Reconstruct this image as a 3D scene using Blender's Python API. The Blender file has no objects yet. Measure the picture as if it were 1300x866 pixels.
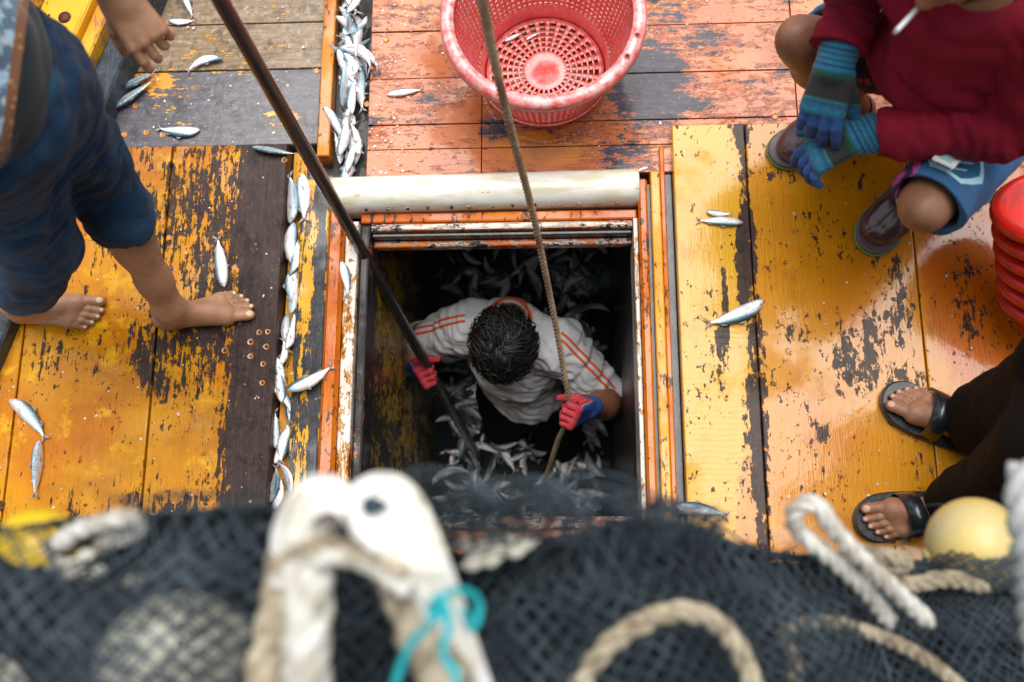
import bpy, math, random
import numpy as np
from mathutils import Vector, Matrix

random.seed(7); RNG = np.random.default_rng(11)
SC = bpy.context.scene
COL = SC.collection

# ------------------------------------------------------------------ camera
FPX, CX, CY, CAMH = 1264.0, 650.0, 433.0, 2.4
_d = np.array([65/FPX, -309/FPX, -1.0]); _d /= np.linalg.norm(_d)
_zw = -_d
_yw = np.array([3/FPX, 5173/FPX, -1.0]); _yw -= _yw.dot(_zw)*_zw; _yw /= np.linalg.norm(_yw)
_xw = np.cross(_yw, _zw)
CM = np.array([_xw, _yw, _zw])          # camera -> world
def at(px, py, z=0.0):
    v = CM @ np.array([(px-CX)/FPX, -(py-CY)/FPX, -1.0])
    return np.array([0, 0, CAMH]) + v*(z-CAMH)/v[2]

def proj(p):
    c = CM.T@(np.array(p, float)-np.array([0, 0, CAMH])); return CX-c[0]/c[2]*FPX, CY+c[1]/c[2]*FPX

cam = bpy.data.cameras.new('camera'); camo = bpy.data.objects.new('camera', cam); COL.objects.link(camo)
m4 = Matrix([list(CM[0])+[0], list(CM[1])+[0], list(CM[2])+[CAMH], [0, 0, 0, 1]])
camo.matrix_world = m4
cam.sensor_width = 36.0; cam.lens = 36.0*FPX/1300.0
cam.clip_start = 0.05; cam.clip_end = 2000
cam.dof.use_dof = True; cam.dof.focus_distance = 2.5; cam.dof.aperture_fstop = 2.0
SC.camera = camo

# ------------------------------------------------------------------ sky and sun
SUN_EL, SUN_AZ = math.radians(72), math.radians(14)      # azimuth measured from +Y towards +X
w = bpy.data.worlds.new('World'); SC.world = w; w.use_nodes = True
nt = w.node_tree; nt.nodes.clear()
out = nt.nodes.new('ShaderNodeOutputWorld'); bg = nt.nodes.new('ShaderNodeBackground')
sky = nt.nodes.new('ShaderNodeTexSky'); sky.sky_type = 'NISHITA'; sky.sun_disc = False
sky.sun_elevation = SUN_EL; sky.sun_rotation = SUN_AZ; sky.air_density = 1.0; sky.dust_density = 2.0
tc = nt.nodes.new('ShaderNodeTexCoord')
nz = nt.nodes.new('ShaderNodeTexNoise'); nz.inputs['Scale'].default_value = 2.2; nz.inputs['Detail'].default_value = 5
nt.links.new(tc.outputs['Generated'], nz.inputs['Vector'])
cr = nt.nodes.new('ShaderNodeValToRGB')
cr.color_ramp.elements[0].position = .3; cr.color_ramp.elements[0].color = (3.3, 3.6, 4.0, 1)
cr.color_ramp.elements[1].position = .7; cr.color_ramp.elements[1].color = (5.8, 5.9, 6.0, 1)
nt.links.new(nz.outputs['Fac'], cr.inputs['Fac'])
# bright veil of cloud in the north, apart from the sun
dt = nt.nodes.new('ShaderNodeVectorMath'); dt.operation = 'DOT_PRODUCT'
SDIR = Vector((math.sin(SUN_AZ)*math.cos(SUN_EL), math.cos(SUN_AZ)*math.cos(SUN_EL), math.sin(SUN_EL)))
dt.inputs[1].default_value = (.12, .50, .857)        # thinner cloud in the north
nt.links.new(tc.outputs['Generated'], dt.inputs[0])
mr = nt.nodes.new('ShaderNodeMapRange'); mr.interpolation_type = 'SMOOTHSTEP'
mr.inputs['From Min'].default_value = .82; mr.inputs['From Max'].default_value = .99
mr.inputs['To Min'].default_value = 0; mr.inputs['To Max'].default_value = 2.5
nt.links.new(dt.outputs['Value'], mr.inputs['Value'])
mx = nt.nodes.new('ShaderNodeMixRGB'); mx.blend_type = 'MIX'; mx.inputs['Fac'].default_value = .8
nt.links.new(sky.outputs[0], mx.inputs[1]); nt.links.new(cr.outputs[0], mx.inputs[2])
ad = nt.nodes.new('ShaderNodeMixRGB'); ad.blend_type = 'ADD'; ad.inputs['Fac'].default_value = 1
nt.links.new(mx.outputs[0], ad.inputs[1]); nt.links.new(mr.outputs[0], ad.inputs[2])
nt.links.new(ad.outputs[0], bg.inputs['Color']); bg.inputs['Strength'].default_value = .12
nt.links.new(bg.outputs[0], out.inputs['Surface'])

sd = bpy.data.lights.new('sun', 'SUN'); sd.energy = 2.7; sd.angle = math.radians(50); sd.color = (1, .97, .92)
so = bpy.data.objects.new('sun', sd); COL.objects.link(so)
so.rotation_euler = (-SDIR).to_track_quat('-Z', 'Y').to_euler(); so.location = (0, 3, 6)
vs = SC.view_settings
vs.view_transform = 'Standard'; vs.look = 'None'; vs.gamma = 1.0; vs.use_curve_mapping = False
vs.exposure = 0.52
SC.cycles.use_denoising = True
SC.cycles.max_bounces = 6

# ------------------------------------------------------------------ objects and tags
def tag(o, label=None, cat=None, group=None, kind=None):
    if label: o['label'] = label
    if cat: o['category'] = cat
    if group: o['group'] = group
    if kind: o['kind'] = kind
    return o
def empty(name, loc=(0, 0, 0), **k):
    o = bpy.data.objects.new(name, None); o.empty_display_size = .1
    COL.objects.link(o); o.location = loc
    return tag(o, **k)
def link(name, me, mat=None, parent=None, smooth=True):
    o = bpy.data.objects.new(name, me); COL.objects.link(o)
    if mat is not None:
        for m in (mat if isinstance(mat, (list, tuple)) else [mat]): me.materials.append(m)
    if smooth and len(me.polygons):
        me.polygons.foreach_set('use_smooth', np.ones(len(me.polygons), bool))
    if parent is not None:
        o.parent = parent
        pw = parent.matrix_parent_inverse @ parent.matrix_basis if parent.parent else parent.matrix_basis.copy(); pp = parent.parent
        while pp: pw = (pp.matrix_parent_inverse @ pp.matrix_basis if pp.parent else pp.matrix_basis) @ pw; pp = pp.parent
        o.matrix_parent_inverse = pw.inverted()
    return o
def mesh_np(name, V, Fq, tri=None):
    """V (n,3), Fq (m,4) quads and optional tri (k,3)"""
    me = bpy.data.meshes.new(name)
    V = np.asarray(V, np.float32); Fq = np.asarray(Fq, np.int32).reshape(-1, 4)
    T = np.asarray(tri, np.int32).reshape(-1, 3) if tri is not None else np.zeros((0, 3), np.int32)
    me.vertices.add(len(V)); me.vertices.foreach_set('co', V.ravel())
    nl = len(Fq)*4+len(T)*3
    me.loops.add(nl); me.loops.foreach_set('vertex_index', np.concatenate([Fq.ravel(), T.ravel()]))
    me.polygons.add(len(Fq)+len(T))
    st = np.concatenate([np.arange(len(Fq))*4, len(Fq)*4+np.arange(len(T))*3])
    me.polygons.foreach_set('loop_start', st.astype(np.int32))
    me.update(calc_edges=True); me.validate()
    return me
def attr(me, name, vals):
    a = me.attributes.new(name, 'FLOAT', 'POINT'); a.data.foreach_set('value', np.asarray(vals, np.float32))

class MB:
    """collects quads/tris of several simple shapes into one mesh"""
    def __init__(s): s.V = []; s.F = []; s.n = 0; s.R = []
    def add(s, V, F, rnd=None):
        V = [tuple(map(float, v)) for v in V]
        r = random.random() if rnd is None else rnd
        s.V += V; s.F += [tuple(i+s.n for i in f) for f in F]; s.R += [r]*len(V); s.n += len(V); return s
    def box(s, x0, x1, y0, y1, z0, z1, rnd=None, b=0.0):
        if b <= 0:
            V = [(x0,y0,z0),(x1,y0,z0),(x1,y1,z0),(x0,y1,z0),(x0,y0,z1),(x1,y0,z1),(x1,y1,z1),(x0,y1,z1)]
            return s.add(V, [(3,2,1,0),(4,5,6,7),(0,1,5,4),(1,2,6,5),(2,3,7,6),(3,0,4,7)], rnd)
        V = []; F = []
        prof = [(0, z0), (0, z1-b), (b*.3, z1-b*.3), (b, z1)]
        for (i, z) in prof:
            V += [(x0+i,y0+i,z),(x1-i,y0+i,z),(x1-i,y1-i,z),(x0+i,y1-i,z)]
        for k in range(3):
            for j in range(4):
                a = k*4+j; c = k*4+(j+1) % 4; F.append((a, c, c+4, a+4))
        F.append((12, 13, 14, 15)); F.append((3, 2, 1, 0))
        return s.add(V, F, rnd)
    def extr(s, prof, p0, p1, up=(0, 0, 1), rnd=None, seg=1, wob=0.0):
        """closed profile [(u,v)] swept p0->p1; u sideways, v up"""
        p0 = Vector(p0); p1 = Vector(p1); d = (p1-p0).normalized(); upv = Vector(up); sd_ = d.cross(upv).normalized(); u2 = sd_.cross(d)
        V = []; F = []; n = len(prof)
        for k in range(seg+1):
            c = p0.lerp(p1, k/seg)
            for (a, b_) in prof:
                V.append(c+sd_*(a+random.uniform(-wob, wob))+u2*(b_+random.uniform(-wob, wob)))
        for k in range(seg):
            for j in range(n): F.append((k*n+j, k*n+(j+1) % n, (k+1)*n+(j+1) % n, (k+1)*n+j))
        F.append(tuple(range(n))[::-1]); F.append(tuple(seg*n+i for i in range(n)))
        return s.add(V, F, rnd)
    def build(s, name, mat, parent=None, smooth=False):
        me = bpy.data.meshes.new(name); me.from_pydata(s.V, [], s.F); me.update()
        attr(me, 'rnd', s.R)
        return link(name, me, mat, parent, smooth)

# ------------------------------------------------------------------ swept tubes and ropes
def catmull(P, n):
    P = np.asarray(P, float); Q = np.vstack([2*P[0]-P[1], P, 2*P[-1]-P[-2]]); out = []
    for i in range(len(P)-1):
        p0, p1, p2, p3 = Q[i:i+4]
        for t in np.linspace(0, 1, n, endpoint=False):
            out.append(.5*((2*p1)+(-p0+p2)*t+(2*p0-5*p1+4*p2-p3)*t*t+(-p0+3*p1-3*p2+p3)*t**3))
    out.append(P[-1]); return np.array(out)
def resample(P, step):
    s = np.concatenate([[0], np.cumsum(np.linalg.norm(np.diff(P, axis=0), axis=1))])
    n = max(2, int(s[-1]/step)+1); t = np.linspace(0, s[-1], n)
    return np.stack([np.interp(t, s, P[:, k]) for k in range(P.shape[1])], 1), t
def frames(P):
    T = np.gradient(P, axis=0); T /= np.linalg.norm(T, axis=1)[:, None]+1e-12
    n0 = np.cross(T[0], [0, 0, 1.0])
    if np.linalg.norm(n0) < .1: n0 = np.cross(T[0], [1.0, 0, 0])
    N = [n0/np.linalg.norm(n0)]
    for i in range(1, len(P)):
        v = N[-1]-T[i]*N[-1].dot(T[i]); N.append(v/np.linalg.norm(v))
    N = np.array(N); return T, N, np.cross(T, N)
def tube_vf(P, r, sides=8, caps=True):
    P = np.asarray(P, float); r = np.broadcast_to(np.asarray(r, float), (len(P),))
    T, N, B = frames(P); a = np.linspace(0, 2*np.pi, sides, endpoint=False)
    V = P[:, None]+r[:, None, None]*(np.cos(a)[None, :, None]*N[:, None]+np.sin(a)[None, :, None]*B[:, None])
    n = len(P); i = np.arange(n-1)[:, None]; j = np.arange(sides)[None]; j2 = (j+1) % sides
    F = np.stack([i*sides+j, i*sides+j2, (i+1)*sides+j2, (i+1)*sides+j], -1).reshape(-1, 4)
    V = V.reshape(-1, 3); T3 = []
    if caps:
        V = np.vstack([V, P[0], P[-1]]); c0 = len(V)-2; c1 = len(V)-1
        for k in range(sides):
            T3.append((c0, (k+1) % sides, k)); T3.append((c1, (n-1)*sides+k, (n-1)*sides+(k+1) % sides))
    return V, F, np.array(T3, int).reshape(-1, 3)
def join_vf(parts):
    V = []; F = []; T = []; n = 0
    for v, f, t in parts:
        V.append(v); F.append(np.asarray(f).reshape(-1, 4)+n); T.append(np.asarray(t).reshape(-1, 3)+n); n += len(v)
    return np.vstack(V), np.vstack(F), np.vstack(T)
def rope_vf(pts, R, pitch=None, strands=3, step=None, smooth_n=14, sides=6, jit=0.0):
    pitch = pitch or R*7; P, t = resample(catmull(pts, smooth_n), step or R*.55)
    T, N, B = frames(P); parts = []
    for k in range(strands):
        ph = 2*np.pi*(t/pitch+k/strands)
        q = P+(N*np.cos(ph)[:, None]+B*np.sin(ph)[:, None])*R*.52
        if jit: q = q+RNG.normal(0, jit, q.shape)
        parts.append(tube_vf(q, R*.56, sides))
    return join_vf(parts)
def rope(name, pts, R, mat, parent=None, **k):
    V, F, T = rope_vf(pts, R, **k); return link(name, mesh_np(name, V, F, T), mat, parent)
def tube(name, pts, r, mat, parent=None, sides=12, n=10):
    P = catmull(pts, n) if len(pts) > 2 else np.asarray(pts, float)
    rr = r
    if np.ndim(r) > 0: rr = np.interp(np.linspace(0, 1, len(P)), np.linspace(0, 1, len(r)), r)
    V, F, T = tube_vf(P, rr, sides); return link(name, mesh_np(name, V, F, T), mat, parent)
def segs_mesh(name, S, r, sides=4):
    """many straight segments S (n,2,3) as thin prisms in one mesh"""
    S = np.asarray(S, float); d = S[:, 1]-S[:, 0]; L = np.linalg.norm(d, axis=1)[:, None]+1e-9; d = d/L
    ref = np.where(np.abs(d[:, 2:3]) > .8, np.array([[1., 0, 0]]), np.array([[0, 0, 1.]]))
    n1 = np.cross(d, ref); n1 /= np.linalg.norm(n1, axis=1)[:, None]; n2 = np.cross(d, n1)
    a = np.linspace(0, 2*np.pi, sides, endpoint=False)+.4
    off = (np.cos(a)[None, :, None]*n1[:, None]+np.sin(a)[None, :, None]*n2[:, None])*(np.asarray(r).reshape(-1, 1, 1))
    V = np.concatenate([S[:, 0][:, None]+off, S[:, 1][:, None]+off], 1)
    b = np.arange(len(S))[:, None, None]*(2*sides); j = np.arange(sides)
    f = np.stack([j, (j+1) % sides, (j+1) % sides+sides, j+sides], 1)[None]
    F = (b+f).reshape(-1, 4)
    return mesh_np(name, V.reshape(-1, 3), F)
# ------------------------------------------------------------------ implicit surfaces (bodies, clothes, gloves)
class SDF:
    def __init__(s, res, k=.02): s.res = res; s.k = k; s.P = []; s.disp = None; s.cut = []
    def cone(s, a, b, ra, rb, k=None, flat=None, sub=False, rip=None):
        s.P.append(('c', np.array(a, float), np.array(b, float), ra, rb, s.k if k is None else k, flat, sub, rip)); return s
    def chain(s, pts, k=None, flat=None, rip=None):
        for (a, ra), (b, rb) in zip(pts[:-1], pts[1:]): s.cone(a, b, ra, rb, k, flat, False, rip)
        return s
    def ell(s, c, R, M=None, k=None, sub=False):
        s.P.append(('e', np.array(c, float), np.array(R, float), np.eye(3) if M is None else np.array(M, float), None, s.k if k is None else k, None, sub, None)); return s
    def plane(s, p, n): s.cut.append((np.array(p, float), np.array(n, float)/np.linalg.norm(n))); return s   # keep the side opposite n
    def mesh(s, name):
        V, F = s.vf(); return mesh_np(name, V, F)
    def vf(s):
        lo = []; hi = []
        for p in s.P:
            if p[7]: continue
            if p[0] == 'c':
                r = max(p[3], p[4])+.01; lo.append(np.minimum(p[1], p[2])-r); hi.append(np.maximum(p[1], p[2])+r)
            else:
                r = max(p[2])+.01; lo.append(p[1]-r); hi.append(p[1]+r)
        mar = .02; h = s.res
        lo = np.min(lo, 0)-mar; hi = np.max(hi, 0)+mar
        n = np.ceil((hi-lo)/h).astype(int)+2
        D = np.full(n, 1.0, np.float32); ax = [lo[i]+h*np.arange(n[i]) for i in range(3)]
        for p in s.P:
            kind, k, flat, sub, rip = p[0], p[5], p[6], p[7], p[8]
            m_ = k+3*h+.012
            if kind == 'c':
                r = max(p[3], p[4]); l = np.minimum(p[1], p[2])-r-m_; u = np.maximum(p[1], p[2])+r+m_
            else:
                r = max(p[2]); l = p[1]-r-m_; u = p[1]+r+m_
            i0 = np.clip(np.floor((l-lo)/h).astype(int), 0, n); i1 = np.clip(np.ceil((u-lo)/h).astype(int)+1, 0, n)
            if np.any(i1 <= i0): continue
            X, Y, Z = np.meshgrid(ax[0][i0[0]:i1[0]], ax[1][i0[1]:i1[1]], ax[2][i0[2]:i1[2]], indexing='ij')
            Q = np.stack([X, Y, Z], -1)
            if kind == 'c':
                a, b, ra, rb = p[1:5]; ab = b-a; L2 = max(ab.dot(ab), 1e-12)
                t = np.clip(((Q-a)@ab)/L2, 0, 1); v = Q-(a+t[..., None]*ab)
                sc = 1.0
                if flat is not None:
                    fn = np.array(flat[0], float); fn /= np.linalg.norm(fn); sc = flat[1]
                    v = v+((1/sc-1)*(v@fn))[..., None]*fn
                rr = ra+(rb-ra)*t
                if rip is not None:
                    rr = rr+rip[0]*np.sin(2*np.pi*t*rip[1]+rip[2]+1.6*np.sin((Q@np.array([31., 23., 17.])))+.9*np.sin(Q@np.array([-47., 29., 53.])))
                d = (np.linalg.norm(v, axis=-1)-rr)*min(sc, 1.0)**.5
            else:
                q = (Q-p[1])@p[3]; R = p[2]
                k0 = np.linalg.norm(q/R, axis=-1); k1 = np.linalg.norm(q/(R*R), axis=-1)+1e-9
                d = k0*(k0-1)/k1
            d = d.astype(np.float32); sl = tuple(slice(i0[i], i1[i]) for i in range(3)); A = D[sl]
            if sub:
                D[sl] = np.maximum(A, -d)
            elif k > 0:
                hh = np.clip(.5+.5*(A-d)/k, 0, 1); D[sl] = A*(1-hh)+d*hh-k*hh*(1-hh)
            else: D[sl] = np.minimum(A, d)
        if s.disp is not None or s.cut:
            I = np.argwhere(np.abs(D) < .03)
            Q = lo+I*h; val = D[I[:, 0], I[:, 1], I[:, 2]]
            if s.disp is not None: val = val+s.disp(Q)
            D[I[:, 0], I[:, 1], I[:, 2]] = val
            for (p0, nn) in s.cut:
                G = ((ax[0]-p0[0])*nn[0])[:, None, None]+((ax[1]-p0[1])*nn[1])[None, :, None]+((ax[2]-p0[2])*nn[2])[None, None, :]
                D = np.maximum(D, G.astype(np.float32))
        S = D < 0
        c = [S[i:n[0]-1+i, j:n[1]-1+j, k:n[2]-1+k] for i in (0, 1) for j in (0, 1) for k in (0, 1)]
        anyc = np.zeros_like(c[0]); allc = np.ones_like(c[0])
        for q in c: anyc |= q; allc &= q
        act = anyc & ~allc; I = np.argwhere(act); idx = np.full(act.shape, -1, np.int64); idx[act] = np.arange(len(I))
        acc = np.zeros((len(I), 3)); cnt = np.zeros(len(I))
        cor = [(i, j, k) for i in (0, 1) for j in (0, 1) for k in (0, 1)]
        dv = {q: D[I[:, 0]+q[0], I[:, 1]+q[1], I[:, 2]+q[2]].astype(float) for q in cor}
        for q in cor:
            for axx in range(3):
                if q[axx] == 0:
                    q2 = list(q); q2[axx] = 1; q2 = tuple(q2)
                    a = dv[q]; b = dv[q2]; cr_ = (a < 0) != (b < 0)
                    t = np.where(cr_, a/(a-b+1e-12), 0)
                    pos = np.tile(np.array(q, float), (len(I), 1)); pos[:, axx] += t
                    acc[cr_] += pos[cr_]; cnt[cr_] += 1
        V = lo+(I+acc/cnt[:, None])*h
        Fs = []
        for axx in range(3):
            o1, o2 = [(1, 2), (2, 0), (0, 1)][axx]
            sl0 = [slice(0, n[i]-1) for i in range(3)]; sl0[o1] = slice(1, n[o1]-1); sl0[o2] = slice(1, n[o2]-1)
            sl1 = list(sl0); sl1[axx] = slice(1, n[axx])
            A = S[tuple(sl0)]; B = S[tuple(sl1)]; e = np.argwhere(A != B)
            inside = A[e[:, 0], e[:, 1], e[:, 2]]
            base = e.copy(); base[:, o1] += 1; base[:, o2] += 1
            def cell(d1, d2):
                q = base.copy(); q[:, o1] -= d1; q[:, o2] -= d2; return idx[q[:, 0], q[:, 1], q[:, 2]]
            f = np.stack([cell(1, 1), cell(0, 1), cell(0, 0), cell(1, 0)], 1)
            f[~inside] = f[~inside][:, ::-1]; Fs.append(f)
        F = np.vstack(Fs); F = F[(F >= 0).all(1)]
        s.V = V; s.F = F
        return V, F

def folds(amp, fr, seed, dirn=None):
    g = np.random.default_rng(seed); K = g.normal(0, 1, (5, 3))
    if dirn is not None:
        dn = np.array(dirn, float); dn /= np.linalg.norm(dn); K = K*.45+dn*g.choice([-1, 1], (5, 1))*1.1
    K = K*fr*g.uniform(.6, 1.5, (5, 1)); ph = g.uniform(0, 6, 5); W = g.normal(0, fr*.35, (5, 3))
    def f(Q):
        r = 0
        for i in range(5): r = r+np.sin(Q@K[i]+ph[i]+1.5*np.sin(Q@W[i]))*(1, .8, .6, .5, .4)[i]
        return amp*(np.abs(r)*-.9+.9)*.6
    return f
def basis(fwd, up):
    x = np.array(fwd, float); x /= np.linalg.norm(x); z = np.array(up, float); z -= z.dot(x)*x; z /= np.linalg.norm(z)
    y = np.cross(z, x); return np.stack([x, y, z], 1)      # columns
def hand(S, o, fwd, dorsal, side, sc=1.0, curls=(20, 25, 30, 35), thumb=(.5, .75, -.45), fat=1.0, spread=4, thumb_curl=20, wrist=True):
    """side=+1: thumb at local +y. Returns basis."""
    B = basis(fwd, dorsal); o = np.array(o, float)
    def W(x, y, z): return o+B@(np.array([x, y*side, z])*sc)
    fn = B[:, 2]
    if wrist: S.cone(W(-.03, 0, 0), W(.015, 0, 0), .026*sc*fat, .026*sc*fat, k=.012, flat=(fn, .75))
    for y0, y1, w in ((.020, .032, .020), (.007, .012, .020), (-.007, -.010, .019), (-.018, -.029, .017)):
        S.cone(W(.012, y0, 0), W(.086, y1, 0), w*sc*fat, .0135*sc*fat, k=.010, flat=(fn, .85))
    tips = []
    for i, (y, L, r) in enumerate(((.033, .070, .0092), (.011, .078, .0095), (-.011, .073, .009), (-.031, .056, .0080))):
        c = curls[i] if np.ndim(curls[i]) else (curls[i], curls[i]*1.15, curls[i]*.7)
        p = np.array([.086, y, 0.]); ang = 0; yaw = math.radians((1.5-i)*spread); pts = [(W(*p), r*1.12*sc*fat)]
        for j, f in enumerate((.46, .3, .24)):
            ang += math.radians(c[j])
            p = p+L*f*np.array([math.cos(ang)*math.cos(yaw), math.sin(yaw), -math.sin(ang)])
            pts.append((W(*p), r*(1.0, .92, .82)[j]*sc*fat))
        S.chain(pts, k=.0035*sc); tips.append(pts[-1][0])
    t = np.array(thumb, float); t /= np.linalg.norm(t); p = np.array([.022, .026, -.006])
    pts = [(W(*p), .016*sc*fat)]; p = p+t*.036; pts.append((W(*p), .0125*sc*fat))
    a = math.radians(thumb_curl); t2 = t*math.cos(a)+np.array([.6, -.5, -.6])*math.sin(a); t2 /= np.linalg.norm(t2)
    p = p+t2*.030; pts.append((W(*p), .011*sc*fat)); p = p+t2*.024; pts.append((W(*p), .0092*sc*fat))
    S.chain(pts, k=.007*sc); return B, tips
def foot(S, o, fwd, big, sc=1.0, up=(0, 0, 1), toes=1.0):
    """o: point on the ground below the ankle; big=+1: big toe at local +y. Returns list of toe nail centres."""
    B = basis(fwd, up); o = np.array(o, float)
    def W(x, y, z): return o+B@(np.array([x, y*big, z])*sc)
    u = B[:, 2]
    S.ell(W(-.038, 0, .030), np.array([.040, .031, .032])*sc, B, k=.02*sc)
    S.cone(W(-.012, .002, .10), W(-.008, 0, .055), .034*sc, .036*sc, k=.02*sc, flat=(B[:, 1], .82))
    S.ell(W(-.008, .030, .072), np.array([.016, .012, .016])*sc, B, k=.014*sc)
    S.ell(W(-.012, -.030, .066), np.array([.015, .012, .016])*sc, B, k=.014*sc)
    S.cone(W(-.035, -.003, .026), W(.105, -.022, .020), .028*sc, .021*sc, k=.02*sc, flat=(u, .9))
    S.cone(W(-.01, .006, .045), W(.118, .022, .023), .030*sc, .024*sc, k=.02*sc, flat=(u, .95))
    S.cone(W(.0, .003, .074), W(.085, .012, .040), .031*sc, .021*sc, k=.022*sc)
    S.cone(W(.085, .012, .038), W(.120, .020, .022), .022*sc, .020*sc, k=.02*sc)
    S.cone(W(.118, .022, .022), W(.105, -.026, .018), .021*sc, .018*sc, k=.016*sc)
    for (xa, ya, xb_, yb, zz) in ((.02, .012, .120, .026, .0435), (.02, .004, .118, .007, .0405), (.02, -.003, .112, -.010, .0345), (.015, -.010, .104, -.022, .030)):
        S.cone(W(xa, ya, .071 if ya > -.005 else .062), W((xa+xb_)/2, (ya+yb)/2, (.071+zz)/2-.001 if ya > -.005 else (.062+zz)/2), .0050*sc, .0048*sc, k=.007*sc); S.cone(W((xa+xb_)/2, (ya+yb)/2, (.071+zz)/2-.001 if ya > -.005 else (.062+zz)/2), W(xb_, yb, zz-.002), .0048*sc, .0045*sc, k=.007*sc)
    nails = []
    for (y0, y1, xb, xt, r) in ((.028, .030, .128, .178, .0150), (.006, .006, .128, .183, .0092), (-.010, -.012, .122, .174, .0086), (-.023, -.028, .114, .160, .0082), (-.034, -.041, .104, .142, .0080)):
        xm = xb+(xt-xb)*.45; zt = r*.95
        S.chain([(W(xb, y0, .020), r*1.02*sc), (W(xm, (y0+y1)/2, .0215 if r < .012 else .021), r*.95*sc), (W(xt-.008, y1, zt+.002), r*.93*sc), (W(xt-.001, y1, zt), r*.90*sc)], k=.0035*sc)
        nails.append((W(xt-.001+r*.25, y1, zt+r*.92), r*.62*sc))
    return nails
# ------------------------------------------------------------------ materials
class NM:
    def __init__(s, name):
        s.m = bpy.data.materials.new(name); s.m.use_nodes = True; s.t = s.m.node_tree; s.t.nodes.clear()
        s.o = s.n('ShaderNodeOutputMaterial'); s.b = s.n('ShaderNodeBsdfPrincipled'); s.l(s.b.outputs[0], s.o.inputs[0])
        s.tc = s.n('ShaderNodeTexCoord'); s.obj = s.tc.outputs['Object']
    def n(s, t): return s.t.nodes.new(t)
    def l(s, a, b): s.t.links.new(a, b)
    def put(s, inp, v):
        if isinstance(v, (int, float)): inp.default_value = v
        elif isinstance(v, tuple): inp.default_value = v if len(v) == len(inp.default_value) else (*v, 1)[:len(inp.default_value)]
        else: s.l(v, inp)
    def set(s, **k):
        for a, v in k.items():
            nm = a.replace('_', ' ')
            s.put(s.b.inputs[nm], v)
        return s
    def vmap(s, vec=None, loc=(0, 0, 0), rot=(0, 0, 0), sc=(1, 1, 1)):
        q = s.n('ShaderNodeMapping'); s.l(vec or s.obj, q.inputs[0]); q.inputs[1].default_value = loc; q.inputs[2].default_value = rot; q.inputs[3].default_value = sc
        return q.outputs[0]
    def noise(s, scale, detail=4, rough=.55, vec=None, dist=0.0, col=False):
        q = s.n('ShaderNodeTexNoise'); s.l(vec or s.obj, q.inputs['Vector']); q.inputs['Scale'].default_value = scale
        q.inputs['Detail'].default_value = detail; q.inputs['Roughness'].default_value = rough; q.inputs['Distortion'].default_value = dist
        return q.outputs['Color' if col else 'Fac']
    def vor(s, scale, vec=None, feature='F1', out='Distance', rnd=1.0):
        q = s.n('ShaderNodeTexVoronoi'); q.feature = feature; s.l(vec or s.obj, q.inputs['Vector']); q.inputs['Scale'].default_value = scale; q.inputs['Randomness'].default_value = rnd
        return q.outputs[out]
    def wave(s, scale, vec=None, dist=0, det=2, dirn='X', prof='SIN'):
        q = s.n('ShaderNodeTexWave'); q.bands_direction = dirn; q.wave_profile = prof; s.l(vec or s.obj, q.inputs['Vector'])
        q.inputs['Scale'].default_value = scale; q.inputs['Distortion'].default_value = dist; q.inputs['Detail'].default_value = det
        return q.outputs['Fac']
    def ma(s, op, a, b=0.0, c=None, clamp=False):
        q = s.n('ShaderNodeMath'); q.operation = op; q.use_clamp = clamp; s.put(q.inputs[0], a); s.put(q.inputs[1], b)
        if c is not None: s.put(q.inputs[2], c)
        return q.outputs[0]
    def add(s, *v):
        r = v[0]
        for x in v[1:]: r = s.ma('ADD', r, x)
        return r
    def mul(s, a, b): return s.ma('MULTIPLY', a, b)
    def step(s, v, lo, hi):
        q = s.n('ShaderNodeMapRange'); q.interpolation_type = 'SMOOTHSTEP'; s.put(q.inputs[0], v); q.inputs[1].default_value = lo; q.inputs[2].default_value = hi
        return q.outputs[0]
    def rng(s, v, a, b, c, d):
        q = s.n('ShaderNodeMapRange'); s.put(q.inputs[0], v)
        for i, x in enumerate((a, b, c, d)): q.inputs[i+1].default_value = x
        return q.outputs[0]
    def ramp(s, f, stops, const=False):
        q = s.n('ShaderNodeValToRGB'); s.put(q.inputs[0], f); e = q.color_ramp.elements
        if const: q.color_ramp.interpolation = 'CONSTANT'
        while len(e) < len(stops): e.new(.5)
        for el, (p, c) in zip(e, stops): el.position = p; el.color = (*c, 1)
        return q.outputs[0]
    def mix(s, f, a, b, mode='MIX'):
        q = s.n('ShaderNodeMixRGB'); q.blend_type = mode; s.put(q.inputs[0], f)
        s.put(q.inputs[1], a if not isinstance(a, tuple) else (*a, 1)); s.put(q.inputs[2], b if not isinstance(b, tuple) else (*b, 1))
        return q.outputs[0]
    def bump(s, h, strength=.5, dist=.002, nrm=None):
        q = s.n('ShaderNodeBump'); q.inputs['Strength'].default_value = strength; q.inputs['Distance'].default_value = dist; s.l(h, q.inputs['Height'])
        if nrm is not None: s.l(nrm, q.inputs['Normal'])
        return q.outputs[0]
    def attr(s, name):
        q = s.n('ShaderNodeAttribute'); q.attribute_name = name; return q.outputs['Fac']
    def xyz(s, vec=None):
        q = s.n('ShaderNodeSeparateXYZ'); s.l(vec or s.obj, q.inputs[0]); return q.outputs
    def blob(s, cx, cy, sx, sy, rot=0, amp=1.0):
        """soft patch of wear, sound paint or painted reflection round a place on the deck"""
        v = s.vmap(loc=(-cx, -cy, 0)); v = s.vmap(v, rot=(0, 0, -rot)); v = s.vmap(v, sc=(1/sx, 1/sy, 0))
        q = s.n('ShaderNodeVectorMath'); q.operation = 'LENGTH'; s.l(v, q.inputs[0])
        return s.mul(s.step(q.outputs['Value'], 1.0, .25), amp)

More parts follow.
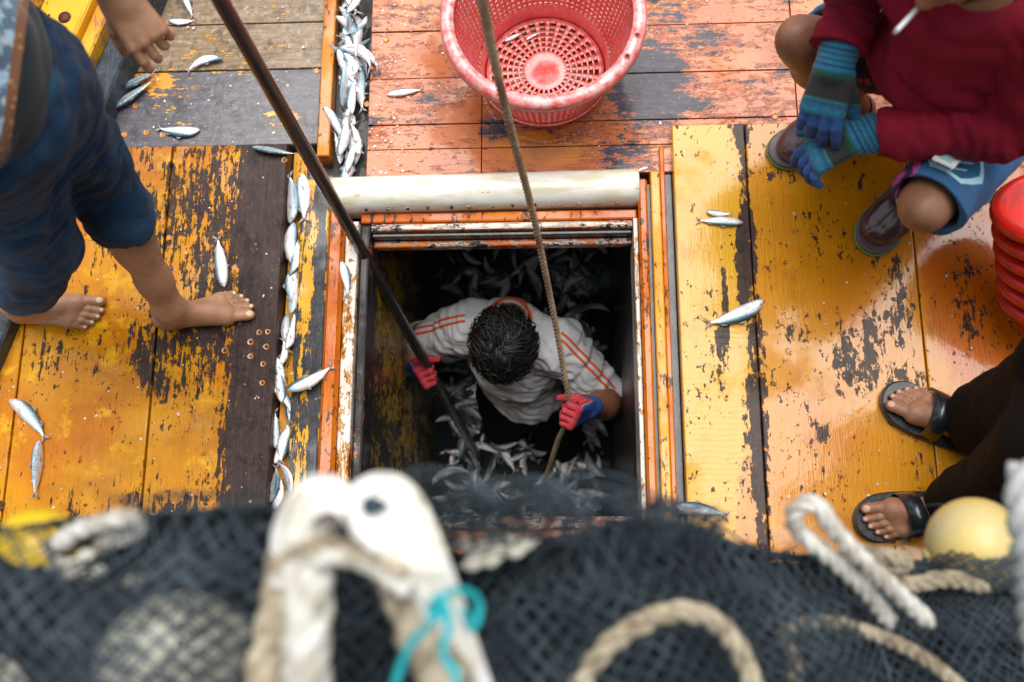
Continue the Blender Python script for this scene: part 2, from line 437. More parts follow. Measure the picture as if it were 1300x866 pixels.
def painted_wood(name, grain='y', cov=.5, paintA=(.72, .30, .015), paintB=(.62, .18, .012), wood=(.035, .022, .016), wood2=(.10, .075, .06),
                 primer=None, blobs=(), chip=1.0, streak=1.0, gloss=.12, coat=.7, specks=.5, paintC=None, seed=0.0, pblobs=(), cliff=.012, wet=.5, comb=False, wspec=1.0):
    m = NM(name); off = (seed*3.1, seed*1.7, seed)
    st = (22, 2.2, 10) if grain == 'y' else (2.2, 22, 10)
    g = m.noise(4.5, 6, .62, m.vmap(loc=off, sc=st), .4)                       # long grain
    gf = m.noise(16, 4, .6, m.vmap(loc=off, sc=st))
    st2 = (5, 1.3, 3) if grain == 'y' else (1.3, 5, 3)
    big = m.noise(2.3, 3, .5, m.vmap(loc=off))
    med = m.noise(7.5, 5, .62, m.vmap(loc=off, sc=(1.6, .8, 1) if grain == 'y' else (.8, 1.6, 1)))
    fin = m.noise(34, 7, .76, m.vmap(loc=off, sc=(1.5, .8, 1) if grain == 'y' else (.8, 1.5, 1)), .3)
    v = m.add(m.rng(big, .3, .7, -.11, .11), m.mul(m.ma('SUBTRACT', med, .5), .8*chip), m.mul(m.ma('SUBTRACT', fin, .5), 1.05*chip),
              m.mul(m.ma('SUBTRACT', g, .5), .55*streak), m.mul(m.ma('SUBTRACT', gf, .5), .22*streak), cov-.5)
    rn = m.attr('rnd'); v = m.add(v, m.rng(rn, 0, 1, -.04, .04))
    for b in blobs: v = m.add(v, m.blob(*b))
    ch_ = m.mul(m.step(m.noise(62, 4, .7, m.vmap(loc=(seed, 8, 0), sc=(1.2, .8, 1) if grain == 'y' else (.8, 1.2, 1))), .585, .64), m.step(m.noise(7, 4, .65, m.vmap(loc=(seed, 1, 6))), .46, .58))
    v = m.add(v, m.mul(ch_, -.45*chip))
    mask = m.step(v, -cliff, cliff)
    woodc = m.ramp(m.add(m.mul(g, .75), m.mul(gf, .35), -.05), [(.3, wood), (.55, tuple(.5*(a+b) for a, b in zip(wood, wood2))), (.72, wood2)])
    woodc = m.mix(m.rng(rn, 0, 1, 0, .35), woodc, tuple(x*.55 for x in wood2)); woodc = m.mix(m.mul(m.step(m.noise(60, 6, .8), .5, .66), .5), woodc, tuple(min(x*1.5, 1) for x in wood2)); woodc = m.mix(m.mul(m.step(m.noise(18, 6, .75, m.vmap(loc=(seed, 4, 4))), .52, .60), .6), woodc, tuple(x*.6 for x in wood))
    pa = m.mix(m.step(m.noise(3.1, 4, .6, m.vmap(loc=(5+seed, 2, 0))), .38, .64), paintA, paintB)
    if paintC: pa = m.mix(m.step(m.noise(13, 5, .7, m.vmap(loc=(9+seed, 2, 0))), .54, .66), pa, paintC)
    for (b, c) in pblobs:
        pa = m.mix(m.step(m.add(m.blob(*b), m.mul(m.ma('SUBTRACT', fin, .5), .5), m.mul(m.ma('SUBTRACT', med, .5), .6)), .42, .55), pa, c)
    dirt = m.step(m.noise(42, 5, .75, m.vmap(loc=(1, 7+seed, 0), sc=(1.3, .7, 1) if grain == 'y' else (.7, 1.3, 1))), .60, .74)
    pa = m.mix(m.mul(dirt, .45), pa, tuple(x*.35 for x in paintB))
    pa = m.mix(m.mul(m.step(m.noise(4.2, 6, .7, m.vmap(loc=(seed, 6, 2))), .48, .66), .55), pa, tuple(x*.55 for x in paintB))   # ingrained grime
    thin = m.step(v, .07, .0)                                                  # thin, rubbed rim of the film
    pa = m.mix(m.mul(thin, .35), pa, primer or tuple(x*.55+.02 for x in paintB))
    col = m.mix(mask, woodc, pa)
    if primer:
        col = m.mix(m.mul(m.step(v, -.10, -.07), m.ma('SUBTRACT', 1.0, mask)), col, primer)
    if specks:                                                                  # fish scales stuck on the wet wood
        sp = m.step(m.add(m.vor(120, out='Distance'), m.mul(m.noise(210, 2), .3)), .30, .22)
        sp = m.mul(sp, m.step(m.add(m.noise(9, 4, .7), m.mul(m.noise(60, 2), .3)), .74+.1*(1-specks), .86))
        col = m.mix(m.mul(sp, .8), col, (.72, .72, .74))
        sp2 = m.mul(m.step(m.add(m.vor(30, m.vmap(loc=(3, 1, 0))), m.mul(m.noise(150, 3), .5)), .33, .27), m.step(m.noise(11, 3), .5, .6))
        col = m.mix(m.mul(sp2, .55), col, (.55, .5, .48))
    wetm = m.step(m.add(m.noise(5, 4, .6, m.vmap(loc=(2, 2+seed, 0))), 0.0), .62-wet*.4, .70-wet*.3)
    ro = m.mix(mask, m.rng(gf, .3, .7, .28, .55), m.rng(med, .3, .7, gloss, gloss+.16))
    ro = m.mix(m.mul(dirt, .5), ro, (.5, .5, .5))
    m.set(Base_Color=col, Roughness=ro, Coat_Weight=m.mul(m.mul(m.rng(wetm, 0, 1, .12, 1.0), m.rng(mask, 0, 1, wspec*.7, 1.0)), coat), Coat_Roughness=m.rng(wetm, 0, 1, .22, .045), Coat_IOR=1.5)
    m.l(m.rng(mask, 0, 1, .15, .14), m.b.inputs['Specular IOR Level'])
    h = m.add(m.mul(mask, .55), m.mul(g, .6), m.mul(gf, .3), m.mul(fin, .22))
    if comb: h = m.add(h, m.mul(m.mul(m.wave(23, None, 5, 3, 'Y'), m.blob(.37, .42, .13, .42)), .22))
    nr = m.bump(h, .9, .0030)
    m.l(nr, m.b.inputs['Normal'])
    wn = m.bump(m.add(m.mul(h, .35), m.mul(m.noise(14, 3, .6), .6), m.mul(m.noise(55, 3, .6), .25)), .35, .003)
    m.l(wn, m.b.inputs['Coat Normal'])
    return m.m

def simple(name, col, rough=.5, metal=0.0, var=.15, vs_=8, bump=0.0, bs=60, coat=0.0, sss=0.0, sheen=0.0, col2=None):
    m = NM(name); n = m.noise(vs_, 5, .6)
    c = m.mix(m.step(n, .35, .68), col, col2 if col2 else tuple(x*(1-var*1.6) for x in col))
    m.set(Base_Color=c, Roughness=m.rng(n, .3, .7, max(rough-.07, .03), min(rough+.1, 1)), Metallic=metal, Coat_Weight=coat)
    if sss:
        m.set(Subsurface_Weight=sss, Subsurface_Scale=.004); m.b.inputs['Subsurface Radius'].default_value = (1, .35, .2)
    if sheen: m.set(Sheen_Weight=sheen, Sheen_Roughness=.5)
    if bump: m.l(m.bump(m.add(m.noise(bs, 4, .6), m.mul(m.noise(bs*4, 2), .4)), bump, .003), m.b.inputs['Normal'])
    return m.m
def cloth(name, col, col2=None, rough=.85, weave=900, bump=.25, sheen=.2, var=.2, fade=None):
    m = NM(name); n = m.noise(6, 5, .6); c = m.mix(m.step(n, .32, .7), col, col2 or tuple(x*(1-var*2) for x in col))
    if fade: c = m.mix(m.mul(m.step(m.noise(4, 3, .5, m.vmap(loc=(3, 3, 3))), .45, .65), .7), c, fade)
    c = m.mix(.25, c, m.ramp(m.noise(160, 3, .7), [(.3, (.25, .25, .25)), (.7, (1, 1, 1))]), 'MULTIPLY')
    m.set(Base_Color=c, Roughness=rough, Sheen_Weight=sheen, Sheen_Roughness=.5)
    m.b.inputs['Specular IOR Level'].default_value = .2
    m.l(m.bump(m.add(m.wave(weave/6, m.vmap(rot=(0, 0, .7)), .5), m.mul(m.noise(300, 3), .8), m.mul(m.noise(38, 4, .6), 1.2)), bump, .0015), m.b.inputs['Normal'])
    return m

def skin(name, col, dark, sc=1.0):
    m = NM(name); n = m.noise(9, 6, .6); c = m.mix(m.step(n, .3, .7), col, dark)
    c = m.mix(m.mul(m.step(m.noise(70, 4, .7), .55, .75), .35), c, tuple(x*.7 for x in dark))
    c = m.mix(m.mul(m.step(m.noise(15, 6, .75, m.vmap(loc=(3, 1, 2))), .55, .68), .55), c, tuple(x*.5 for x in dark)); c = m.mix(m.mul(m.step(m.noise(5, 4, .6, m.vmap(loc=(1, 5, 2))), .5, .65), .35), c, (min(col[0]*1.15, 1), col[1]*.85, col[2]*.8))
    c = m.mix(m.mul(m.step(m.add(m.vor(60), m.mul(m.noise(150, 2), .3)), .27, .22), m.mul(m.step(m.noise(9, 3), .55, .65), .5)), c, (.6, .55, .5))
    nail = m.step(m.attr('nail'), .0, .0009)
    c = m.mix(nail, c, (min(col[0]*1.7, .75), min(col[1]*2.0, .6), min(col[2]*2.4, .5)))
    m.set(Base_Color=c, Roughness=m.mix(nail, m.rng(m.noise(40, 3), .3, .7, .36, .56), (.22, .22, .22)), Subsurface_Weight=.12, Subsurface_Scale=.004)
    m.b.inputs['Subsurface Radius'].default_value = (1, .35, .2)
    m.l(m.bump(m.add(m.noise(220, 4, .7), m.mul(m.vor(210, None, 'DISTANCE_TO_EDGE'), 1.5), m.mul(m.noise(35, 3), 1.6), m.mul(m.wave(10, m.vmap(rot=(.6, .2, 1.1)), 9, 4), .5)), .42, .0016), m.b.inputs['Normal'])
    return m.m

# ------------------------------------------------------------------ the boat's deck
OR_A, OR_B = (.62, .26, .003), (.53, .165, .002)
M_cover_l = painted_wood('worn_orange_boards', 'y', .565, OR_A, OR_B, (.022, .014, .012), (.085, .05, .042), seed=1, wspec=.3,
    blobs=[(-.72, .62, .14, 1.9, 0, -.46), (-.86, .93, .35, .30, 0, -.16), (-.95, .55, .18, .16, .2, -.18), (-1.2, .35, .5, .22, 0, .12), (-.86, .33, .16, .22, 0, .10), (-1.5, .6, .3, .5, 0, .15),
           (-1.03, .2, .03, .9, 0, -.10)], streak=1.5, chip=1.15, gloss=.2, coat=.40, paintC=(.74, .36, .008), wet=.35)
M_cover_r = painted_wood('glossy_yellow_orange_boards', 'y', .745, (.62, .245, .0015), (.58, .195, .001), (.030, .015, .011), (.075, .042, .032), seed=4, wspec=.35,
    blobs=[(.468, .62, .034, .95, 0, -.40), (.447, .74, .022, .20, 0, -.42), (.45, .36, .050, .24, 0, -.30), (.46, .50, .03, .08, 0, .15), (.405, .66, .012, .24, 0, -.24), (.39, .52, .02, .12, 0, -.22), (.50, .42, .03, .2, 0, -.12),
           (.80, .62, .10, .2, -.2, -.17), (.72, .52, .10, .12, 0, -.17), (.98, .66, .05, .22, 0, -.19), (.87, .43, .16, .07, -.6, -.18), (.74, .80, .14, .1, -.7, -.17), (1.02, .95, .10, .08, 0, -.2), (.66, .62, .05, .2, .3, -.14), (.60, .35, .08, .05, .3, -.13), (.9, .95, .2, .03, .5, -.14), (.62, 1.0, .1, .06, 0, -.2)],
    streak=.8, chip=1.25, gloss=.12, coat=.85, specks=.35, wet=.75, primer=None,
    pblobs=[((.30, .75, .24, 1.1, 0, 1.3), (.68, .345, .006)), ((1.15, .72, .40, .6, 0, 1.1), (.54, .12, .0015))], comb=True)  # left patch: yellow paint plus sky sheen; right patch: reflection painted as deeper orange
M_deck = painted_wood('worn_deck_boards_pink_sheen', 'x', .575, (.56, .165, .048), (.46, .105, .014), (.028, .018, .020), (.095, .095, .13), seed=7, wspec=.6,  # salmon base paint carries the pink sky sheen in its colour
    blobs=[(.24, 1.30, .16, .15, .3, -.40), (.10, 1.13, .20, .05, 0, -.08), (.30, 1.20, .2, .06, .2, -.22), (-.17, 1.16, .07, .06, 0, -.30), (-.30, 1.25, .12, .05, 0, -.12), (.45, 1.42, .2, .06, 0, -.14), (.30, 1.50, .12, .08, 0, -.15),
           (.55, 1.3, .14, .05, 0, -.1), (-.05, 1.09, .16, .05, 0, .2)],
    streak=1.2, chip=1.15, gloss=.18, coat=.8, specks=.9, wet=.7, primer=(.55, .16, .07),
    pblobs=[((-.02, 1.105, .21, .075, 0, 1.1), (.62, .19, .012)), ((.22, 1.095, .16, .03, 0, 1.0), (.66, .24, .01)), ((.28, 1.52, .12, .05, 0, .9), (.60, .26, .01)), ((-.35, 1.50, .16, .12, .2, .9), (.56, .17, .03)), ((.75, 1.50, .2, .1, 0, .9), (.56, .16, .02))])  # first patch paints the basket's orange reflection on the boards
M_boards_ul = painted_wood('bare_grey_boards', 'x', .335, (.76, .38, .02), (.70, .27, .015), (.05, .042, .048), (.17, .16, .18), seed=9,
    blobs=[(-1.10, 1.33, .10, .05, 0, .30), (-1.08, 1.30, .06, .14, 0, .1), (-.74, 1.21, .08, .06, 0, .13), (-.90, 1.44, .25, .05, 0, .10), (-1.12, 1.2, .1, .2, 0, -.05)],
    streak=.9, chip=.95, gloss=.2, coat=.9, specks=.7, wet=.8)
M_boards_tan = painted_wood('bleached_tan_boards', 'x', .34, (.72, .34, .03), (.68, .30, .03), (.10, .065, .035), (.42, .30, .19), seed=12, streak=1.2, gloss=.25, coat=.6, specks=.6)
M_coam_or = painted_wood('orange_coaming_paint', 'y', .69, (.62, .16, .005), (.54, .10, .004), seed=14, streak=1.3, chip=1.1, gloss=.15, coat=.8, specks=.3)
M_coam_yd = painted_wood('yellow_black_strip_paint', 'y', .50, (.76, .40, .015), (.70, .30, .012), (.02, .02, .024), (.08, .08, .09), seed=16, streak=1.8, chip=1.0, coat=.9, specks=.8,
    blobs=[(-.607, .6, .016, 1.5, 0, -.35), (-.64, .6, .016, 1.5, 0, .12)])
M_coam_wh = painted_wood('white_orange_worn_edge', 'y', .60, (.80, .74, .66), (.76, .70, .60), (.05, .02, .012), (.45, .10, .02), seed=18, streak=1.5, chip=1.2, coat=.6, specks=.2, primer=(.66, .30, .03))
M_coam_ye = painted_wood('yellow_strip_paint', 'y', .66, (.78, .38, .02), (.72, .30, .01), seed=20, streak=1.6, chip=.9, coat=.8)
M_lip = painted_wood('rusty_orange_lip', 'x', .50, (.60, .13, .008), (.42, .07, .006), (.02, .010, .008), (.06, .03, .02), seed=22, streak=1.4, chip=1.4, coat=.4, specks=.4, primer=(.60, .54, .46),
    pblobs=[((-.15, .895, .5, .012, 0, 1.0), (.74, .66, .55))])
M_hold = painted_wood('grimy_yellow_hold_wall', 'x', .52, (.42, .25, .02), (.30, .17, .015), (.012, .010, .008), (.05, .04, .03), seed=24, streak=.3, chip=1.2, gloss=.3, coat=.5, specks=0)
M_hold_dk = painted_wood('dark_hold_wall', 'x', .22, (.10, .07, .02), (.07, .05, .02), (.012, .012, .012), (.04, .038, .035), seed=26, gloss=.3, coat=.5, specks=0)  # darker copy of the hold wall paint, hold shade put into its colour
M_black = simple('tarred_black_timber', (.018, .017, .017), .35, var=.5, vs_=20, bump=.5, coat=.5)
M_plug = simple('orange_filler_plug', (.62, .22, .02), .35, var=.3, vs_=60, bump=.5, coat=.6)
M_bulw = painted_wood('yellow_bulwark_paint', 'y', .74, (.78, .42, .012), (.76, .36, .01), seed=28, streak=.6, gloss=.1, coat=1.0, specks=.2)

def planks(name, mat, xs, ys, z0, z1, gap=.003, b=.0025, along='y', jog=0.0, **kw):
    mb = MB()
    for i in range(len(xs)-1):
        for j in range(len(ys)-1):
            dz = random.uniform(-jog, jog)
            mb.box(xs[i]+gap/2, xs[i+1]-gap/2, ys[j]+gap/2, ys[j+1]-gap/2, z0, z1+dz, None, b)
    return tag(mb.build(name, mat), **kw)

# hull, water and the solid deck sheet beneath the boards
tag(MB().box(-400, 400, -400, 400, -2.32, -2.3).build('water', simple('sea_water', (.02, .06, .07), .08, var=.3, bump=.6, bs=3)), kind='structure')
mb = MB()
BX0, BX1, BY0, BY1 = -2.6, 2.6, -3.2, 3.6
HX0, HX1, HY0, HY1 = -.487, .188, .160, .872
for (x0, x1, y0, y1) in ((BX0, -.72, BY0, BY1), (.30, BX1, BY0, BY1), (-.72, .30, 1.03, BY1), (-.72, .30, BY0, .06)):
    mb.box(x0, x1, y0, y1, -.14, -.045)
tag(mb.build('deck_base', M_black), kind='structure')
mb = MB()
mb.box(BX0-.05, BX0, BY0, BY1, -2.5, .35); mb.box(BX1, BX1+.05, BY0, BY1, -2.5, .35)
mb.box(BX0, BX1, BY0-.05, BY0, -2.5, .35); mb.box(BX0, BX1, BY1, BY1+.05, -2.5, .35)
tag(mb.build('hull', simple('hull_paint', (.04, .16, .22), .4)), kind='structure')

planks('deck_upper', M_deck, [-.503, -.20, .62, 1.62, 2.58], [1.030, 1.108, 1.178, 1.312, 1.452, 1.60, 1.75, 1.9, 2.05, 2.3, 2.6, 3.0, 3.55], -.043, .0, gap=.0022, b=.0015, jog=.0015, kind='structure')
tag(MB().box(-.595, -.5045, 1.03, 3.5, -.044, -.022).build('fish_channel_floor', M_hold_dk), kind='structure')
planks('deck_upper_left_tan', M_boards_tan, [-2.5, -.632], [1.353, 1.492, 1.64, 1.8, 2.0, 2.3], -.043, -.003, jog=.0015, b=.002, kind='structure')
planks('deck_upper_left_grey', M_boards_ul, [-2.5, -.632], [1.127, 1.350], -.043, .0, b=.003, kind='structure')
planks('deck_far_left', M_boards_ul, [-2.55, -.632], [2.304, 2.7, 3.1, 3.5], -.043, -.002, kind='structure')
planks('deck_aft', M_cover_r, [-2.55, -1.7, -.9, -.1, .7, 1.5, 2.55], [-3.1, -.46], -.043, .0, kind='structure')
tag(MB().box(-.630, -.597, 1.085, 3.5, -.044, .022, .5, .004).build('deck_batten', painted_wood('orange_batten_paint', 'y', .72, (.66, .22, .015), (.5, .13, .01), seed=31, coat=.8)), 
    'long thin orange painted batten beside the strip of loose fish', 'batten')

cl = planks('hatch_cover', M_cover_l, [-2.3, -1.99, -1.67, -1.352, -1.011, -.7045], [-.45, 1.1195], -.043, .030, gap=.0045, b=.004, jog=.001,
    label='worn orange hatch cover with dark bare streaks under the barefoot man', cat='hatch cover')
cr_ = planks('hatch_cover', M_cover_r, [.2905, .476, .872, 1.28, 1.7, 2.1, 2.58], [-.45, 1.148], -.043, .030, gap=.0028, b=.003, jog=.0004,
    label='glossy yellow orange hatch cover under the man in sandals and the squatting man', cat='hatch cover')
for (px, py, pz, par, r) in [(329, 422, .03, cl, .0072), (340, 421, .03, cl, .007), (338, 440, .03, cl, .0078), (318, 452, .03, cl, .0075), (334, 462, .03, cl, .007), (333, 486, .03, cl, .0068), (318, 434, .03, cl, .008), (285, 445, .03, cl, .0075),
                             (361, 203, .03, cl, .0075), (1001, 446, .03, cr_, .0085), (1112, 283, .03, cr_, .008)]:
    p = at(px, py, pz+.0006); a = np.linspace(0, 2*np.pi, 14, endpoint=False)
    rr = r*(1+.08*np.sin(3*a+px)); V = [(p[0]+rr[i]*math.cos(a[i]), p[1]+rr[i]*math.sin(a[i]), p[2]) for i in range(14)]+[(p[0], p[1], p[2]-.0015)]
    MB().add(V, [(i, (i+1) % 14, 14) for i in range(14)]).build('filler_plug', M_plug, par)
for (px, py) in [(155, 105), (172, 134), (158, 171), (186, 168), (159, 190), (185, 189), (211, 189), (207, 171), (402, 90), (527, 110), (466, 132), (490, 50), (1128, 228), (984, 148)]:
    p = at(px, py, .0014); a = np.linspace(0, 2*np.pi, 14, endpoint=False); r = .0085
    V = [(p[0]+r*math.cos(t), p[1]+r*math.sin(t), p[2]) for t in a]+[(p[0]+r*.6*math.cos(t), p[1]+r*.6*math.sin(t), p[2]-.0012) for t in a]
    o = MB().add(V, [(i, (i+1) % 14, 14+(i+1) % 14, 14+i) for i in range(14)]+[tuple(range(14, 28))]).build('deck_plug', M_plug); tag(o, kind='structure')

# raised rim of the hatch: strips on the left, top, right and bottom
co = empty('hatch_coaming', (-.15, .5, 0), label='raised orange and white timber rim round the open fish hold', cat='hatch rim')
YB, YT = .062, 1.028
tag(MB().box(-.7035, -.667, YB, 1.119, -.12, -.030).build('gutter_floor', M_coam_ye), kind='structure')
MB().box(-.6665, -.590, YB, 1.026, -.12, .012, .4, .006).build('yellow_black_strip', M_coam_yd, co)
MB().extr([(-.021, -.1), (.021, -.1), (.021, .022), (.012, .034), (-.012, .034), (-.021, .022)], (-.5675, YB, 0), (-.5675, .925, 0), rnd=.3).build('side_beam', M_coam_or, co)
MB().box(-.546, -.5135, YB, .905, -.12, .016, .3, .005).build('worn_edge', M_coam_wh, co)
MB().box(-.513, HX0, YB, .903, -.12, -.006, .6, .006).build('inner_black_strip', painted_wood('black_orange_edge', 'y', .36, (.62, .17, .01), (.5, .12, .01), (.012, .010, .010), (.035, .03, .03), seed=33, streak=1.3, specks=.3), co)
# right side
MB().box(HX1, .1995, YB, .906, -.12, .004, .3, .004).build('worn_edge', M_coam_wh, co)
MB().extr([(-.012, -.1), (.012, -.1), (.012, .02), (.006, .028), (-.006, .028), (-.012, .02)], (.2125, YB, 0), (.2125, 1.0, 0), rnd=.7).build('side_beam', M_coam_or, co)
MB().box(.2255, .2335, YB, 1.0, -.12, -.008, .9).build('dark_joint', M_black, co)
MB().box(.234, .2585, YB, 1.028, -.12, .014, .4, .004).build('yellow_strip', M_coam_ye, co)
MB().box(.259, .272, YB, 1.1, -.12, .006, .4, .003).build('orange_strip', M_coam_or, co)
MB().box(.2725, .2895, YB, 1.14, -.12, -.012, .4).build('dark_joint', M_black, co)
# far side: orange bearer and worn lip under the pale roller
MB().box(-.513, .1995, .9065, .934, -.085, -.006, .4, .005).build('far_bearer', M_coam_or, co)
MB().box(HX0+.0005, HX1-.0005, .886, .9060, -.050, -.008, .4, .006).build('far_lip', M_lip, co); MB().box(HX0+.001, HX1-.001, .8742, .8856, -.055, -.026, .4, .003).build('black_joint', M_black, co)
MB().box(HX0+.001, HX1-.001, .856, .8735, -.078, -.052, .4, .005).build('far_lower_lip', M_lip, co)
MB().box(-.70, .2895, .0, .0615, -.12, .01, .4, .005).build('near_beam', M_coam_or, co)
MB().box(HX0, HX1, .062, .125, -.12, .004, .5, .005).build('near_beam', M_coam_or, co)
MB().box(HX0+.001, HX1-.001, .1255, .158, -.14, -.012, .5, .006).build('near_lip', M_lip, co)
# pale half round roller
a_ = np.linspace(math.pi, 0, 12); R_ = .047
prof = [(R_*math.cos(t), .006+R_*.95*math.sin(t)) for t in a_]+[(R_, -.04), (-R_, -.04)]
m = NM('aged_cream_plastic'); n1 = m.noise(6, 5, .65, m.vmap(sc=(1, 4, 4))); z_ = m.xyz()[1]
m.set(Base_Color=m.mix(m.step(m.noise(24, 4, .7, m.vmap(sc=(1, 3, 3))), .62, .72), m.mix(m.mul(m.step(n1, .45, .62), .8), (.80, .78, .70), (.62, .58, .36)), (.5, .22, .08)), Roughness=.35, Coat_Weight=.4)
m.l(m.bump(m.noise(30, 4), .3, .004), m.b.inputs['Normal'])
MB().extr(prof[::-1], (-.592, .980, 0), (.203, .988, 0), rnd=.5, seg=40, wob=.0006).build('cream_roller', m.m, co, True)
for i in range(14):
    x = -.55+i*.054+random.uniform(-.006, .006); p = (x, .9335+(x+.55)*.01, .018)
    V, F, T = tube_vf(np.array([(p[0], p[1]+.004, p[2]), (p[0], p[1]-.003, p[2]-.001)]), .0042, 8); link('rivet', mesh_np('rivet', V, F, T), M_lip, co)

# hold: walls and floor
mb = MB(); Z0 = -1.75
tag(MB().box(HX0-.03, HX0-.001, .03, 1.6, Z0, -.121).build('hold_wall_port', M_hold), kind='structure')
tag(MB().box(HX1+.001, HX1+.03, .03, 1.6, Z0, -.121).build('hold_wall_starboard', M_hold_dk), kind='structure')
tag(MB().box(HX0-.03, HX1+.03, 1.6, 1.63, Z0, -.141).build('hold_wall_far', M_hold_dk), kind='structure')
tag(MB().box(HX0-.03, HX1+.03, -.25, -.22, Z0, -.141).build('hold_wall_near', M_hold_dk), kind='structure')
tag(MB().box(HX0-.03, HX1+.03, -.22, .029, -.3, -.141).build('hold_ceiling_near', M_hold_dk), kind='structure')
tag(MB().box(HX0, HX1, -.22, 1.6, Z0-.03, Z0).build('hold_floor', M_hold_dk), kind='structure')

# diagonal yellow bulwark upper left
bw = empty('bulwark_beam', tuple(at(110, 60, 0)), label='yellow painted bulwark beam with a drain hole and black edge', cat='bulwark')
p1, p0 = at(215, -30, .0), at(60, 330, .0)
dd = (p1-p0)/np.linalg.norm(p1-p0); p0 = p0-dd*.5; p1 = p1+dd*1.4; p0[2] = p1[2] = 0
def strip(name, u0, u1, z0_, z1_, mat, b=.006):
    MB().extr([(u0, z0_), (u1, z0_), (u1, z1_-b), (u1-b, z1_), (u0+b, z1_), (u0, z1_-b)], p0, p1, rnd=.5, seg=30, wob=.0008).build(name, mat, bw)
M_bedge = painted_wood('black_tarred_edge', 'y', .30, (.5, .3, .02), (.05, .07, .09), (.022, .028, .036), (.07, .09, .11), seed=35, specks=.8)
strip('black_edge', -.045, .022, -.04, .075, M_bedge)
strip('orange_edge', -.088, -.0455, -.04, .115, painted_wood('worn_orange_edge', 'y', .56, (.76, .40, .02), (.62, .2, .01), (.45, .2, .1), (.6, .3, .15), seed=37))
strip('ridge', -.103, -.0885, -.04, .14, M_bulw)
strip('trough', -.235, -.1035, -.04, .112, M_bulw)
strip('inner_board', -.275, -.2355, -.04, .150, painted_wood('worn_pink_edge', 'y', .5, (.76, .42, .03), (.70, .3, .1), (.2, .15, .14), (.6, .4, .35), seed=39))
strip('outer_board', -.9, -.2755, -.04, .05, M_boards_ul)
hc = at(82, 22, .113); V, F, T = tube_vf(np.array([hc+[0, 0, .001], hc]), .017, 16)
link('drain_hole', mesh_np('drain_hole', V, F, T), simple('rusty_hole', (.12, .02, .004), .6, var=.5, vs_=60, bump=.5), bw)
# ------------------------------------------------------------------ fish
m = NM('mackerel_skin'); X = m.xyz()
t = m.add(m.rng(X[1], -.16, .16, 0, 1), m.mul(m.ma('SUBTRACT', m.noise(14, 4, .6), .5), .12))
oi = m.n('ShaderNodeObjectInfo'); rv = oi.outputs['Random']
c = m.ramp(t, [(.0, (.86, .84, .82)), (.46, (.82, .82, .83)), (.62, (.55, .65, .72)), (.72, (.10, .28, .36)), (.86, (.03, .10, .14)), (1.0, (.02, .05, .07))])
c = m.mix(m.mul(m.step(t, .62, .8), m.step(m.wave(9, m.vmap(rot=(0, 0, .5)), 3, 2), .5, .75)), c, (.015, .05, .08))
c = m.mix(m.mul(m.step(m.noise(5, 6, .75, m.vmap(loc=(1, 1, 1))), .54, .66), .6), c, (.48, .20, .18)); c = m.mix(m.mul(m.step(m.noise(22, 4, .8), .58, .68), .4), c, (.30, .34, .38))
c = m.mix(m.rng(rv, 0, 1, 0, .25), c, (.85, .84, .82))
m.set(Base_Color=c, Metallic=m.rng(t, .1, .8, .42, .6), Roughness=.3, Coat_Weight=.8, Coat_Roughness=.12)
m.l(m.bump(m.add(m.vor(65), m.mul(m.noise(20, 3), .5)), .25, .02), m.b.inputs['Normal']); M_fish = m.m
M_fin = simple('fish_fin', (.50, .40, .38), .45, var=.4, vs_=20, coat=.4)
M_eye = simple('fish_eye', (.01, .01, .012), .1, var=0, coat=1)
